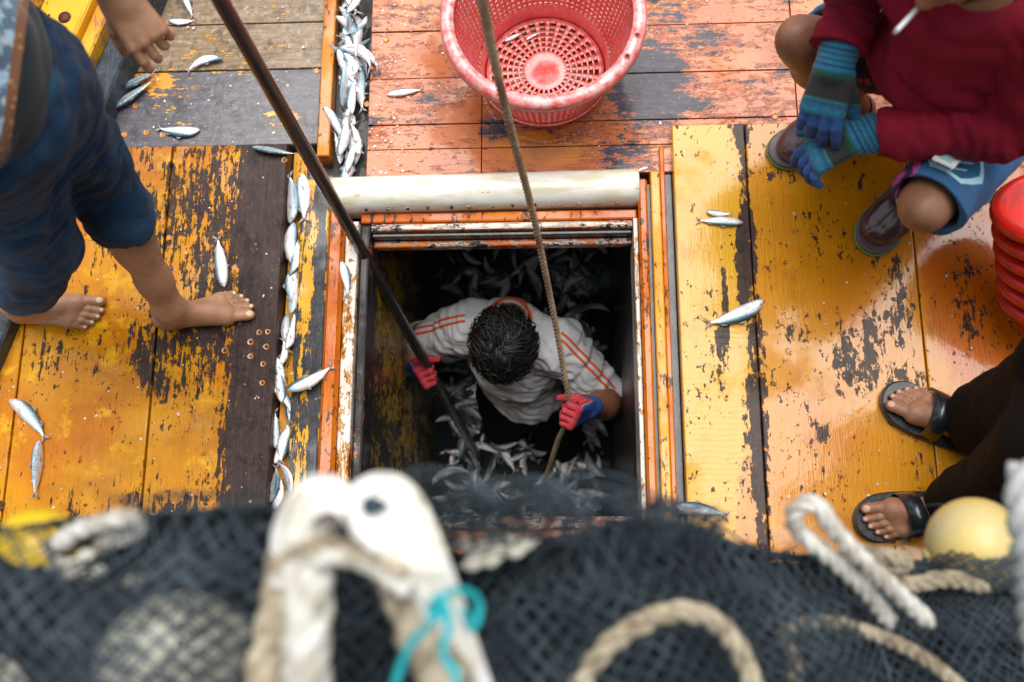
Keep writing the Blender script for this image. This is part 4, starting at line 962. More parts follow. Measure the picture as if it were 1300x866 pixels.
S = SDF(.004, .02); hand(S, wR, (0, .1, -1), (-.2, -1, 0), 1, .98, curls=(25, 30, 35, 40)); v6 = S.vf()
body_obj([v1, v2, v3, v4, v5, v6], N1, SK_L, P1)
eyes(Wh, P1); hair_obj(Wh, Bh, P1, M_hair, 250, seed=5)
V, F, T = tube_vf(np.array([wA-(hfw/np.linalg.norm(hfw))*.034+B1@np.array([0, .029*math.cos(t), .025*math.sin(t)]) for t in np.linspace(0, 2*np.pi, 30)]), .004, 8, False)
link('bracelet', mesh_np('bracelet', V, F), simple('dark_red_bracelet', (.05, .012, .012), .4), P1)
# jeans
m = cloth('blue_denim', (.009, .048, .115), (.004, .020, .052), weave=1100, bump=.5, fade=(.03, .085, .17), sheen=.1)
c_old = m.b.inputs['Base Color'].links[0].from_socket
c = m.mix(m.mul(m.step(m.noise(5, 5, .65, m.vmap(loc=(2, 2, 2))), .46, .66), .6), c_old, (.032, .105, .185)); c = m.mix(m.mul(m.step(m.noise(26, 5, .7, m.vmap(sc=(2, 2, .6))), .5, .7), .35), c, (.004, .012, .035))
c = m.mix(m.mul(m.step(m.attr('seam'), -.0015, .0), .55), c, (.05, .12, .20)); m.set(Base_Color=c)
M_jean = m.m
S = SDF(.0042, .035)
def leg(S, hip, knee, ankle, tstop, r, rip, kneecap=.5):
    d = ankle-knee; hem = knee+d*tstop
    S.cone(hip, knee, r[0], r[1], k=.05, rip=rip); S.cone(knee, hem, r[1], r[2], k=.02, rip=(rip[0]*.8, 2.5, 1.0))
    return hem, d/np.linalg.norm(d)
hemA, dA = leg(S, hA, kA, aA, .34, (.098, .076, .070), (.004, 5, .4)); hemB, dB = leg(S, hB, kB, aB, .60, (.105, .082, .075), (.004, 4.5, 2))
S.cone(hA, hB, .10, .105, k=.06); S.ell(pe+[0, 0, .06], (.145, .175, .12), k=.06)
for h_, d_, r_ in ((hemA, dA, .073), (hemB, dB, .078)):
    S.cone(h_-d_*.056, h_-d_*.010, r_+.004, r_+.005, k=.003); S.plane(h_, d_) if False else None
    S.cone(h_-d_*.02, h_+d_*.10, r_-.010, r_-.010, sub=True)
fj1, fj2 = folds(.006, 20, 4), folds(.0045, 48, 6, (.3, .5, 1)); S.disp = lambda Q: fj1(Q)+fj2(Q)
V, F = S.vf(); me = mesh_np('jeans', V, F); sm = np.full(len(V), -1.0)
for h_, k_, e_ in ((hA, kA, hemA), (hB, kB, hemB)):
    for a_, b_ in ((h_, k_), (k_, e_)):
        ab = b_-a_; t = np.clip(((V-a_)@ab)/ab.dot(ab), 0, 1); rel = V-(a_+t[:, None]*ab); nn = np.cross(ab, [.35, 1., 0]); nn /= np.linalg.norm(nn); rr = np.linalg.norm(rel, axis=1)
        sm = np.maximum(sm, np.where((rr < .12) & (rel@np.cross(nn, ab/np.linalg.norm(ab)) > 0), .0022-np.abs(rel@nn), -1))
attr(me, 'seam', sm); link('jeans', me, M_jean, P1)
# shirt
m = cloth('dark_teal_shirt', (.006, .016, .022), (.003, .008, .012), fade=(.02, .045, .05)); a = m.attr('trim'); b2 = m.attr('panel')
c_old = m.b.inputs['Base Color'].links[0].from_socket
c = m.mix(m.step(m.noise(38, 4, .6), .46, .52), (.35, .50, .60), (.10, .16, .22)); c = m.mix(m.step(m.vor(34), .25, .2), c, (.5, .55, .58)); c = m.mix(m.step(b2, -.001, .001), c_old, c)
c2 = m.mix(m.step(m.vor(75), .32, .22), (.20, .085, .04), (.45, .22, .08)); c = m.mix(m.step(a, -.001, .001), c, c2); m.set(Base_Color=c)
S = SDF(.005, .05); S.ell(pe+[-.005, 0, .14], (.145, .18, .12), k=.06); S.cone(pe+[0, 0, .15], ch, .150, .160, flat=((1, 0, 0), .82)); S.cone(ch, nk-[0, 0, .02], .14, .07); S.cone(ch+[0, .13, .09], ch+[0, -.15, .09], .075, .075)
S.cone(ch+[0, .14, .10], eA+(sA-eA)*.35, .075, .066, k=.04); S.cone(sR, sR+(eR-sR)*.7, .075, .066, k=.04); S.disp = folds(.008, 15, 9); S.plane(pe+[0, 0, .09], (.1, .25, -1))
V, F = S.vf(); me = mesh_np('shirt', V, F)
# decorated front band seen near the left edge of the picture
pxy = np.array([(lambda q: (CX-q[0]/q[2]*FPX, CY+q[1]/q[2]*FPX))(CM.T@(p-np.array([0, 0, CAMH]))) for p in V]) if False else None
b0 = at(19, 90, 1.15); across = V[:, 0]+.803+.62*(1.1-V[:, 2])
attr(me, 'panel', np.where(V[:, 2] > 1.03, -across, -1)); attr(me, 'trim', np.where(V[:, 2] > 1.03, .0085-np.abs(across), -1)); link('shirt', me, m.m, P1)

# ---- the man in the hold -------------------------------------------
P2 = empty('person', tuple(W(680, 590, -1.74)), label='black haired person in white striped T-shirt and pink gloves working down in the fish hold', cat='person')
hc_ = W(641, 438, -.47); nk = W(648, 410, -.585); shR = W(592, 417, -.60); shL = W(712, 440, -.60); che = W(655, 452, -.75); bel = W(660, 470, -.92); plv = W(672, 506, -1.08)
gR = W(543, 474, -.56)
TT_ = min(np.linspace(.3, 1, 141), key=lambda t: abs(proj(pa+(pb-pa)*t)[0]-545)); gR = pa+(pb-pa)*TT_        # on the pole
gL = W(722, 522, -.49)
fR = np.array([.35, -.45, .75]); zR = np.array([-.75, -.5, .05]); fL = np.array([-.42, -.38, .75]); zL = np.array([.75, -.5, .05])
BR = basis(fR, zR); BL = basis(fL, zL)
oR = gR-BR[:, 0]*.072+BR[:, 2]*.034; oL = gL-BL[:, 0]*.072+BL[:, 2]*.030
elR = W(524, 436, -.74); elL = W(778, 508, -.73)
S = SDF(.0032, .02); S.chain([(elR, .042), (elR+(oR-elR)*.4, .041), (oR, .027)], k=.03); S.cone(elR, shR, .043, .05, k=.03)
S.chain([(elL, .045), (elL+(oL-elL)*.4, .045), (oL, .028)], k=.03); S.cone(elL, shL, .045, .05, k=.03); v1 = S.vf()
S = SDF(.008, .05); S.cone(che, bel, .09, .09); S.cone(bel, plv, .09, .09); S.cone(nk, che, .055, .085); S.cone(nk, hc_, .055, .055); v2 = S.vf()
S, Wh, Bh = head_sdf(hc_, (.02, -.72, -.70), (-.12, -.66, .70), .87, .0032); v3 = S.vf()
S = SDF(.006, .03); kn1 = plv+np.array([.10, -.10, -.36]); kn2 = plv+np.array([-.10, -.06, -.36])
for hx, kn in ((.09, kn1), (-.09, kn2)): S.chain([(plv+[hx, 0, -.02], .085), (kn, .06), (kn+[0, .06, -.30], .05)], k=.03)
v4 = S.vf(); body_obj([v1, v2, v3, v4], [], SK_D, P2); eyes(Wh, P2)
hair_obj(Wh, Bh, P2, M_hair, 2600, L=(.05, .10), thick=.0017, seed=3, curl=.016)
m = cloth('white_cotton', (.80, .80, .81), (.66, .67, .69), bump=.35, sheen=.1); c_old = m.b.inputs['Base Color'].links[0].from_socket
c = m.mix(m.mul(m.step(m.noise(9, 5, .65), .52, .7), .5), c_old, (.36, .37, .38)); c = m.mix(m.step(m.attr('stripe'), -.0004, .0004), c, (.80, .10, .02)); m.set(Base_Color=c)
S = SDF(.0036, .045)
S.cone(shR+[.02, 0, 0], shL-[.02, 0, 0], .080, .080, k=.06, flat=((0, 1, 0), 1.05)); S.cone(che, bel, .142, .136, k=.06, flat=((0, 1, 0), .82), rip=(.003, 4, 0)); S.cone(bel, plv+[0, 0, .06], .136, .128, k=.04, flat=((0, 1, 0), .85)); S.cone(nk, che, .085, .14, k=.05)
cuR = shR+(elR-shR)*.80; cuL = shL+(elL-shL)*.84
S.cone(shR, cuR, .076, .064, k=.04, rip=(.0045, 3.2, .5)); S.cone(shL, cuL, .078, .068, k=.04, rip=(.0045, 3.6, 1.5))
for sh_, cu, r_ in ((shR, cuR, .066), (shL, cuL, .070)):
    d_ = (cu-sh_)/np.linalg.norm(cu-sh_); S.cone(cu-d_*.015, cu+d_*.09, r_-.012, r_-.012, sub=True)
S.ell(nk+[0, .0, .075], (.062, .062, .06), sub=True); fs1, fs2 = folds(.010, 22, 21), folds(.006, 52, 23, (.2, .4, 1)); S.disp = lambda Q: fs1(Q)+fs2(Q)
V, F = S.vf()
def seg_d(V, a, b):
    ab = b-a; t = np.clip(((V-a)@ab)/ab.dot(ab), 0, 1); return np.linalg.norm(V-(a+t[:, None]*ab), axis=1), t
st_ = np.full(len(V), -1.0)
for a_, b_, yo in ((shR, cuR, 1), (shL, cuL, -1)):
    ax = (b_-a_)/np.linalg.norm(b_-a_); up_ = np.array([0, 0, 1.])-ax*ax[2]; up_ /= np.linalg.norm(up_); sd_ = np.cross(ax, up_)
    rel = V-a_; tt = rel@ax; uu = rel@sd_; vv = rel@up_
    off = .010
    s1 = .0042-np.abs(np.abs(uu-off*yo)-.0095); lim = np.minimum(tt+.055, np.linalg.norm(b_-a_)*.97-tt); st_ = np.maximum(st_, np.where((vv > 0) & (lim > 0), s1, -1))
    q = V-(b_-ax*.0); band = .007-np.abs((V-b_)@ax-.038); near = np.linalg.norm(V-(b_+ax*.045), axis=1) < .085; st_ = np.maximum(st_, np.where(near & ((V-b_)@ax > .028), .005, -1))
dn = np.linalg.norm((V-(nk+[0, 0, .03])), axis=1); st_ = np.maximum(st_, .006-np.abs(dn-.069))
me = mesh_np('t_shirt', V, F); attr(me, 'stripe', st_); link('t_shirt', me, m.m, P2)
M_blk = cloth('black_cloth', (.0035, .0035, .0042), (.002, .002, .0025), bump=.5, sheen=.0, rough=.8).m
S = SDF(.0055, .04); S.cone(plv+[-.05, 0, 0], plv+[.05, 0, 0], .125, .125)
for hx, kn in ((.085, kn1), (-.085, kn2)): S.chain([(plv+[hx, 0, -.03], .105), (kn, .085), (kn+[0, .06, -.28], .075)], k=.03)
S.disp = folds(.010, 14, 2); V, F = S.vf(); link('trousers', mesh_np('trousers', V, F), M_blk, P2)
def glove_mat(name, fn):
    m = NM(name); fn(m); m.b.inputs['Roughness'].default_value = .75
    m.l(m.bump(m.add(m.wave(110, dirn='X'), m.wave(110, dirn='Y'), m.mul(m.noise(60, 4), 1.2)), .45, .0012), m.b.inputs['Normal']); return m.m
def pinkblue(m):
    p_ = m.add(m.attr('palm'), m.mul(m.ma('SUBTRACT', m.noise(70, 3), .5), .010))
    c = m.mix(m.step(p_, -.001, .001), m.mix(m.noise(25), (.02, .06, .30), (.04, .12, .42)), m.mix(m.step(m.noise(22, 4), .4, .65), (.60, .05, .07), (.44, .03, .05)))
    c = m.mix(m.mul(m.step(p_, -.0035, -.001), m.step(p_, .001, -.001)), c, (.5, .45, .5)); m.set(Base_Color=c)
M_pb = glove_mat('pink_blue_glove_knit', pinkblue)
for o_, f_, z_, Bm, side in ((oR, fR, zR, BR, 1), (oL, fL, zL, BL, -1)):
    S = SDF(.0022, .012); hand(S, o_, f_, z_, side, 1.0, curls=((62, 88, 62),)*4, thumb=(.62, .30, -.85), fat=1.12, spread=0, thumb_curl=65)
    S.cone(o_-Bm[:, 0]*.035, o_, .034, .031, k=.006); V, F = S.vf(); rel = (V-o_)@Bm
    palm = np.where(rel[:, 0] > .09, .006, -rel[:, 2]+.002); palm = np.minimum(palm, rel[:, 0]-.012)
    me = mesh_np('glove', V, F); attr(me, 'palm', palm); link('glove', me, M_pb, P2)

# ---- the squatting man in maroon ------------------------------------
P3 = empty('person', tuple(W(1140, 220, .03)), label='squatting person in maroon sweatshirt and patterned shorts with a cigarette and blue green gloves', cat='person')
zs = .031
toe1, heel1 = W(978, 202, zs), W(1085, 150, zs); toe2, heel2 = W(1096, 318, zs), W(1183, 222, zs)
f1 = flatv(toe1-heel1); f2 = flatv(toe2-heel2)
an1 = toe1-f1*.215+[0, 0, .085]; an2 = toe2-f2*.215+[0, 0, .085]
kn1 = W(1015, 50, .52); kn2 = W(1174, 264, .50); hp1 = W(1185, 70, .27); hp2 = W(1290, 120, .27)
pv = (hp1+hp2)/2+np.array([.03, .03, .02]); chs = W(1222, 50, .66); nk3 = W(1240, -20, .90); hd3 = W(1236, -80, 1.03)
sh1 = W(1118, -85, .86); el1 = W(1085, -75, .68); wr1 = W(1059, 84, .63); q_ = W(1036, 165, .63)-wr1; q_ /= np.linalg.norm(q_); el1 = wr1-q_*.23+np.array([0, 0, .05])
sh2 = W(1335, 35, .84); el2 = W(1288, 158, .62); wr2 = W(1086, 172, .53)
S = SDF(.0034, .03)
for kn, an, hp in ((kn1, an1, hp1), (kn2, an2, hp2)):
    S.chain([(an, .038), (an+(kn-an)*.25, .042), (an+(kn-an)*.7, .054), (an+(kn-an)*.92, .046), (kn, .041)], k=.03); S.cone(kn, hp, .047, .080, k=.02); kd = (kn-an)/np.linalg.norm(kn-an)+(kn-hp)/np.linalg.norm(kn-hp); kd /= np.linalg.norm(kd); S.ell(kn+kd*.024, (.026, .026, .028), k=.016); S.cone(kn+kd*.03, an+(kn-an)*.72+kd*.028, .012, .016, k=.02)
v1 = S.vf()
S = SDF(.008, .05); S.cone(pv, chs, .11, .11); S.cone(chs, nk3, .10, .055); S.cone(nk3, hd3, .055, .055); S.chain([(sh1, .055), (el1, .043), (wr1, .028)]); S.chain([(sh2, .055), (el2, .043), (wr2, .028)]); v2 = S.vf()
S, Wh, Bh = head_sdf(hd3, (-.55, -.62, -.38), (-.25, -.25, .93), 1.0, .0035); v3 = S.vf(); body_obj([v1, v2, v3], [], SK_D, P3); eyes(Wh, P3)
hair_obj(Wh, Bh, P3, M_hair, 250, seed=8)
mo = Wh(.092, -.004, -.066); ce = W(1130, 48, .965); cd = ce-mo; ce = mo+cd/np.linalg.norm(cd)*min(np.linalg.norm(cd), .11)
cg = tube('cigarette', [mo, mo+(ce-mo)*.30], .0042, simple('cork_filter', (.62, .33, .08), .7), P3, 12); tube('cigarette_paper', [mo+(ce-mo)*.30, mo+(ce-mo)*.94], .0041, simple('white_paper', (.8, .8, .8), .8, var=.05), P3, 12); tube('cigarette_ash', [mo+(ce-mo)*.94, ce], [.0041, .0030], simple('grey_ash', (.3, .3, .3), .9, vs_=300), P3, 10)
m = cloth('maroon_sweatshirt', (.24, .006, .022), (.13, .004, .013), bump=.45, sheen=.0, fade=(.30, .010, .032)); M_mar = m.m
S = SDF(.0042, .045); S.cone(pv+[0, 0, .06], chs, .150, .145, rip=(.003, 3, 0)); S.cone(chs, nk3-[0, 0, .045], .142, .085); S.cone(sh1, sh2, .088, .088, k=.07)
fo1, fo2 = folds(.015, 17, 31, (-.5, -.2, 1)), folds(.007, 40, 33, (.2, -.6, 1)); S.disp = lambda Q: fo1(Q)+fo2(Q); S.ell(nk3+[0, 0, .03], (.062, .062, .06), sub=True)
vf_ = [S.vf()]
u1_ = (el1-wr1)/np.linalg.norm(el1-wr1); u2_ = (el2-wr2)/np.linalg.norm(el2-wr2)
for sh_, el, wr, u_, cuf, sd_ in ((sh1, el1, wr1, u1_, .034, 61), (sh2, el2, wr2, u2_, .040, 62)):
    S = SDF(.0036, .03); S.cone(sh_, el, .086, .064, k=.04); S.cone(el, wr+u_*(cuf+.03), .065, .054, k=.02, rip=(.0022, 7, sd_)); S.cone(wr+u_*(cuf+.03), wr+u_*(cuf-.05), .052, .050, k=.012)
    S.cone(wr+u_*(cuf-.022), wr+u_*(cuf-.08), .0435, .0435, sub=True)
    fa_, fb_ = folds(.012, 26, sd_, u_), folds(.006, 55, sd_+5, u_); S.disp = lambda Q, a=fa_, b=fb_: a(Q)+b(Q); S.plane(wr+u_*cuf, -u_); vf_.append(S.vf())
V, F = merge(vf_); link('sweatshirt', mesh_np('sweatshirt', V, F), M_mar, P3)
# patterned shorts
m = NM('patterned_shorts'); v = m.attr('side'); X = m.obj
navy = m.mix(m.step(m.noise(10, 3), .4, .6), (.012, .014, .035), (.02, .02, .06)); leaf = m.wave(7, m.vmap(rot=(.4, .9, .8)), 7, 2)
c1 = m.mix(m.step(leaf, .64, .68), navy, (.36, .03, .14)); c1 = m.mix(m.step(m.wave(24, m.vmap(rot=(0, .3, .2)), 4, 1), .72, .80), c1, (.01, .012, .03))
bl = m.mix(m.step(m.noise(7, 3), .4, .6), (.02, .09, .20), (.025, .12, .26))
c2 = m.mix(m.step(m.attr('leaf'), -.0005, .0005), bl, (.40, .66, .74)); c2 = m.mix(m.step(m.attr('pink'), -.002, .002), c2, m.mix(m.step(m.wave(16, m.vmap(rot=(0, 0, .5)), 4), .5, .6), (.45, .06, .28), (.03, .02, .10)))
c = m.mix(m.step(v, -.002, .002), c1, c2); c = m.mix(m.step(m.attr('hem'), -.0003, .0003), c, (.03, .16, .30)); m.set(Base_Color=c, Roughness=.8)
m.l(m.bump(m.add(m.noise(200, 3), m.mul(m.noise(30, 4), 1.5)), .3, .002), m.b.inputs['Normal'])
t1_, t2_ = .80, .93; e1 = hp1+(kn1-hp1)*t1_; e2 = hp2+(kn2-hp2)*t2_
S = SDF(.005, .05); S.ell(pv, (.16, .16, .11)); S.cone(hp1, hp2, .10, .10); vf_ = [S.vf()]
for h_, k_, e_, tl in ((hp1, kn1, e1, 0.0), (hp2, kn2, e2, .75)):
    d_ = (k_-h_)/np.linalg.norm(k_-h_); S = SDF(.0036, .04); S.cone(h_, e_+d_*.10, .108, .076, k=.05, rip=(.003, 3, 0)); S.cone(e_-d_*.03, e_+d_*.2, .064, .066, sub=True)
    S.disp = folds(.007, 18, 41); S.plane(e_+d_*.02, d_+tl*np.array([-.55, -.55, -.35])); vf_.append(S.vf())
V, F = merge(vf_); me = mesh_np('shorts', V, F)
d_ = (e2-hp2)/np.linalg.norm(e2-hp2); up_ = np.array([0, 0, 1.])-d_*d_[2]; up_ /= np.linalg.norm(up_); sd2 = np.cross(d_, up_)
rel = V-e2; u = rel@d_; s_ = rel@sd2; z_ = rel@up_; dist2, _ = seg_d(V, hp2, e2+d_*.05); dist1, _ = seg_d(V, hp1, e1+d_*.05)
attr(me, 'side', dist1-dist2)
if True:    # leaf motif: hexagon outline with a ribbed leaf inside
    cx_, cs_ = -.045, .012; x_ = u-cx_; y_ = s_-cs_
    hexd = np.maximum(np.abs(x_)*.5+np.abs(y_)*.87, np.abs(x_)); outl = .006-np.abs(hexd-.052)
    rib = .0032-np.abs(y_); rib = np.where(np.abs(x_) < .042, rib, -1); vein = .0030-np.abs(((np.abs(y_)*.9+x_+.5) % .022)-.011); vein = np.where((hexd < .036) & (np.abs(y_) < .028), vein, -1)
    attr(me, 'leaf', np.maximum(np.maximum(outl, rib), vein))
    attr(me, 'pink', (s_-.058))
    dd1 = (e1-hp1)/np.linalg.norm(e1-hp1)
    attr(me, 'hem', np.where((dist2 < dist1), -1, (V-e1)@dd1-.008))
link('shorts', me, m.m, P3)
# white care label on the hem
lc = e2+d_*.012+up_*.099+sd2*.030
def labelbox(c, ex, ey, n_, hx, hy, nm, mat, th=.0015):
    V = [c+ex*a+ey*b+n_*t for t in (-th, th) for a, b in ((-hx, -hy), (hx, -hy), (hx, hy), (-hx, hy))]
    return MB().add(V, [(3, 2, 1, 0), (4, 5, 6, 7), (0, 1, 5, 4), (1, 2, 6, 5), (2, 3, 7, 6), (3, 0, 4, 7)]).build(nm, mat, P3)
ln = up_*.97+sd2*.22; ln /= np.linalg.norm(ln); ly = sd2-ln*ln.dot(sd2); ly /= np.linalg.norm(ly)
labelbox(lc, d_, ly, ln, .020, .022, 'cloth_label', simple('white_label', (.75, .76, .74), .6, var=.05)); labelbox(lc+ln*.0022, d_, ly, ln, .011, .013, 'label_print', simple('pale_teal_print', (.35, .62, .62), .6, var=.1), .0008)
# gloves
def bg_(m):
    u = m.attr('u'); s = m.attr('v'); un = m.add(u, m.mul(m.ma('SUBTRACT', m.noise(35, 2), .5), .004))
    K = lambda x: (x+.075)/.30
    base = m.ramp(K(0) if False else m.rng(un, -.075, .225, 0, 1), [(0, (.01, .16, .38)), (K(.006), (.01, .20, .42)), (K(.010), (.01, .12, .06)), (K(.022), (.008, .05, .04)), (K(.026), (.022, .022, .026)), (K(.060), (.022, .022, .026)), (K(.064), (.01, .20, .14)), (K(.070), (.01, .07, .22)), (K(.082), (.01, .18, .26)), (K(.105), (.012, .09, .30)), (K(.135), (.012, .04, .22)), (K(.17), (.012, .014, .05))])
    cuff = m.step(u, .006, .0); stp = m.wave(1, m.vmap(), 0)
    cs = m.ma('FRACT', m.mul(u, 95.0)); c = m.mix(m.mul(cuff, m.step(cs, .45, .62)), base, (.01, .11, .10)); c = m.mix(m.mul(cuff, m.mul(m.step(m.ma('FRACT', m.mul(u, 33.0)), .8, .9), .6)), c, (.005, .04, .12)); c = m.mix(.6, c, m.ramp(m.noise(140, 3), [(.3, (.25, .25, .25)), (.7, (.9, .9, .9))]), 'MULTIPLY'); m.set(Base_Color=c, Sheen_Weight=.1)
m = NM('blue_green_glove_knit'); bg_(m); m.b.inputs['Roughness'].default_value = .8
m.l(m.bump(m.add(m.ma('SINE', m.mul(m.attr('v'), 1500.0)), m.mul(m.noise(90, 3), 2.0)), .5, .0012), m.b.inputs['Normal']); M_bg = m.m
for o_, f_, z_, side, ua_, cr2, th in ((wr1, W(1036, 165, .56)-wr1, np.array([-.35, -.1, 1.]), 1, u1_, (12, 16, 20, 18), (.8, .5, -.5)), (wr2, W(1015, 210, .475)-wr2, np.array([-.2, .3, 1.]), -1, u2_, (22, 32, 34, 36), (.80, .75, .15))):
    Bm = basis(f_, z_); S = SDF(.0022, .012); hand(S, o_, f_, z_, side, .98, curls=cr2, thumb=th, fat=1.24, spread=5, thumb_curl=15)
    S.cone(o_+ua_*(.043 if side > 0 else .052), o_+Bm[:, 0]*.005, .0395, .037, k=.006); V, F = S.vf(); rel = (V-o_)@Bm
    me = mesh_np('glove', V, F); attr(me, 'u', rel[:, 0]); attr(me, 'v', rel[:, 1]); link('glove', me, M_bg, P3)
# slip-on shoes
m = NM('wet_brown_rubber'); n1 = m.noise(16, 5, .7); c = m.mix(m.step(n1, .4, .65), (.055, .022, .024), (.11, .055, .055)); c = m.mix(m.step(m.noise(60, 4, .8), .66, .72), c, (.4, .36, .36)); m.set(Base_Color=c, Roughness=.3, Coat_Weight=.7, Coat_Roughness=.12); m.l(m.bump(m.add(n1, m.mul(m.noise(90, 3), .3)), .3, .002), m.b.inputs['Normal']); M_shoe = m.m
M_sole = simple('grey_rubber_sole', (.13, .09, .09), .5, vs_=30); M_green = simple('green_rubber_welt', (.14, .26, .05), .5)
def sole_poly(o, f, side, L=.28, wd=.105, z0=0, z1=.02, grow=0.0, name='sole', mat=None, par=None):
    """o: heel end on the ground; foot-shaped slab"""
    B = basis(f, (0, 0, 1)); xs = (1-np.cos(np.linspace(0, np.pi, 46)))/2; hw = wd/2*(.74+.26*np.clip((xs-.3)/.35, 0, 1)**1.5)*np.clip(1-((xs-.14)/.14)**2, 0, 1)**.5*(xs < .14)+wd/2*(.74+.28*np.sin(np.clip((xs-.25)/.75, 0, 1)*1.75))*(xs >= .14)*np.clip(1-((xs-.74)/.26)**2*(xs > .74), 0, 1)**.5
    hw = hw+grow; mid = .007*np.sin(xs*3.1)*side
    up = [(x*L*1.0, mid[i]+hw[i]) for i, x in enumerate(xs)]; dn = [(x*L, mid[i]-hw[i]) for i, x in enumerate(xs)][::-1]; P = up[1:-1]+[up[-1]]+dn[1:-1]+[dn[-1]]; P = P[::-1]
    n = len(P); b = .0025; V = []
    for z, s in ((z0, .97), (z0+b, 1), (z1-b, 1), (z1, .965)):
        for (x, y) in P: V.append(o+B@np.array([L/2+(x-L/2)*(1 if s == 1 else s), y*s, z]))
    F = [(k*n+j, k*n+(j+1) % n, (k+1)*n+(j+1) % n, (k+1)*n+j) for k in range(3) for j in range(n)]+[tuple(range(n))[::-1], tuple(3*n+j for j in range(n))]
    return MB().add(V, F).build(name, mat, par, False)
for toe, f, big, an in ((toe1, f1, 1, an1), (toe2, f2, -1, an2)):
    B = basis(f, (0, 0, 1)); o = toe-f*.285; o[2] = zs; Wl = lambda x, y, z: o+B@np.array([x, y*big, z])
    S = SDF(.003, .03); u_ = (0, 0, 1); S.cone(Wl(.045, 0, .045), Wl(.20, .0, .038), .040, .043, flat=(u_, .85)); S.cone(Wl(.20, .004, .036), Wl(.232, .008, .033), .044, .041, flat=(u_, .78)); S.cone(Wl(.06, 0, .07), Wl(.17, .002, .052), .040, .040)
    S.cone(Wl(.075, 0, .07), Wl(.07, 0, .20), .041, .043, sub=True); S.plane(Wl(0, 0, .018), (0, 0, -1)); V, F = S.vf(); sh_o = link('shoe', mesh_np('shoe', V, F), M_shoe, P3)
    sole_poly(o, f, big, .291, .104, 0, .011, .0055, 'sole', M_green, sh_o); sole_poly(o, f, big, .289, .102, .0115, .0225, .0040, 'welt', M_sole, sh_o)

# ---- the man in black trousers and sandals --------------------------
P4 = empty('person', tuple(W(1200, 600, .03)), label='person standing at the right edge in black trousers and black strap sandals', cat='person')
zs = .031; ts = .022
t1, h1 = W(1123, 497, .05), W(1236, 556, .05); t2, h2 = W(1087, 664, .05), W(1206, 650, .05)
g1 = flatv(t1-h1); g2 = flatv(t2-h2)
h1 = t1-g1*.272; h2 = t2-g2*.272; h1[2] = h2[2] = zs
o1 = h1+g1*.082; o2 = h2+g2*.082; o1[2] = o2[2] = zs+ts
S = SDF(.0026, .02); N4 = foot(S, o1, g1, 1, .94)
a1 = o1+[0, 0, .10]; a2 = o2+[0, 0, .10]
k1 = a1+np.array([.035, .03, .40]); k2 = a2+np.array([.06, .07, .39]); hp1 = k1+np.array([.10, -.03, .42]); hp2 = k2+np.array([.10, .04, .42])
S.cone(a1, a1+(k1-a1)*.5, .036, .052, k=.03); v1 = S.vf()
S = SDF(.0026, .02); N4 += foot(S, o2, g2, -1, .94); S.cone(a2, a2+(k2-a2)*.5, .036, .052, k=.03); v2 = S.vf()
pv = (hp1+hp2)/2; ch = pv+np.array([.02, 0, .36]); nk = ch+np.array([-.02, 0, .2]); hd = nk+np.array([-.04, 0, .17])
S = SDF(.009, .05); S.cone(pv, ch, .13, .15, flat=((1, 0, 0), .75)); S.cone(ch, nk, .12, .05); S.cone(ch+[0, .16, .08], ch+[0, -.16, .08], .06, .06); S.cone(nk, hd, .055, .055)
SH = []
for s in (1, -1):
    sh_ = ch+np.array([0, .19*s, .08]); el = sh_+np.array([.03, .05*s, -.28]); wr = el+np.array([-.10, -.03*s, -.22]); S.chain([(sh_, .055), (el, .042), (wr, .03)], k=.03); SH.append((sh_, el, wr))
v3 = S.vf(); S = SDF(.0045, .02)
for (sh_, el, wr), sd_ in zip(SH, (1, -1)): hand(S, wr, (-.3, 0, -.95), (-.2, sd_*1.0, 0), sd_, .98, curls=(20, 26, 30, 34))
v4 = S.vf(); S, Wh, Bh = head_sdf(hd, (-1, 0, -.4), (-.3, 0, 1), 1, .006); v5 = S.vf(); body_obj([v1, v2, v3, v4, v5], N4, SK_M, P4); eyes(Wh, P4); hair_obj(Wh, Bh, P4, M_hair, 250, seed=12)
S = SDF(.004, .035)
for hp, k_, a_, s in ((hp1, k1, a1, 1), (hp2, k2, a2, 2)):
    lo_ = a_+np.array([.034, .01, -.018]); S.cone(hp, k_, .125, .112, k=.05, rip=(.002, 3, s)); S.cone(k_, lo_, .110, .088, k=.03, rip=(.002, 3, s*2)); S.cone(lo_-(lo_-k_)*.0, lo_-(lo_-k_)*-.18, .066, .07, sub=True)
S.ell(pv+[0, 0, .04], (.14, .18, .13), k=.06); S.disp = folds(.013, 15, 51); V, F = S.vf(); link('trousers', mesh_np('trousers', V, F), M_blk, P4)
S = SDF(.008, .05); S.cone(pv+[0, 0, .14], ch, .155, .17, flat=((1, 0, 0), .8)); S.cone(ch, nk, .14, .06); S.cone(ch+[0, .16, .09], ch+[0, -.16, .09], .075, .075)
for sh_, el, wr in SH: S.cone(sh_, sh_+(el-sh_)*.8, .075, .065)
S.disp = folds(.01, 14, 55); V, F = S.vf(); link('shirt', mesh_np('shirt', V, F), cloth('dark_grey_shirt', (.03, .03, .035)).m, P4)
M_sand = simple('black_sandal_rubber', (.010, .011, .013), .42, vs_=40, bump=.4, coat=.3)
M_strap = simple('black_strap_leather', (.012, .016, .020), .30, vs_=30, bump=.25, coat=.6)
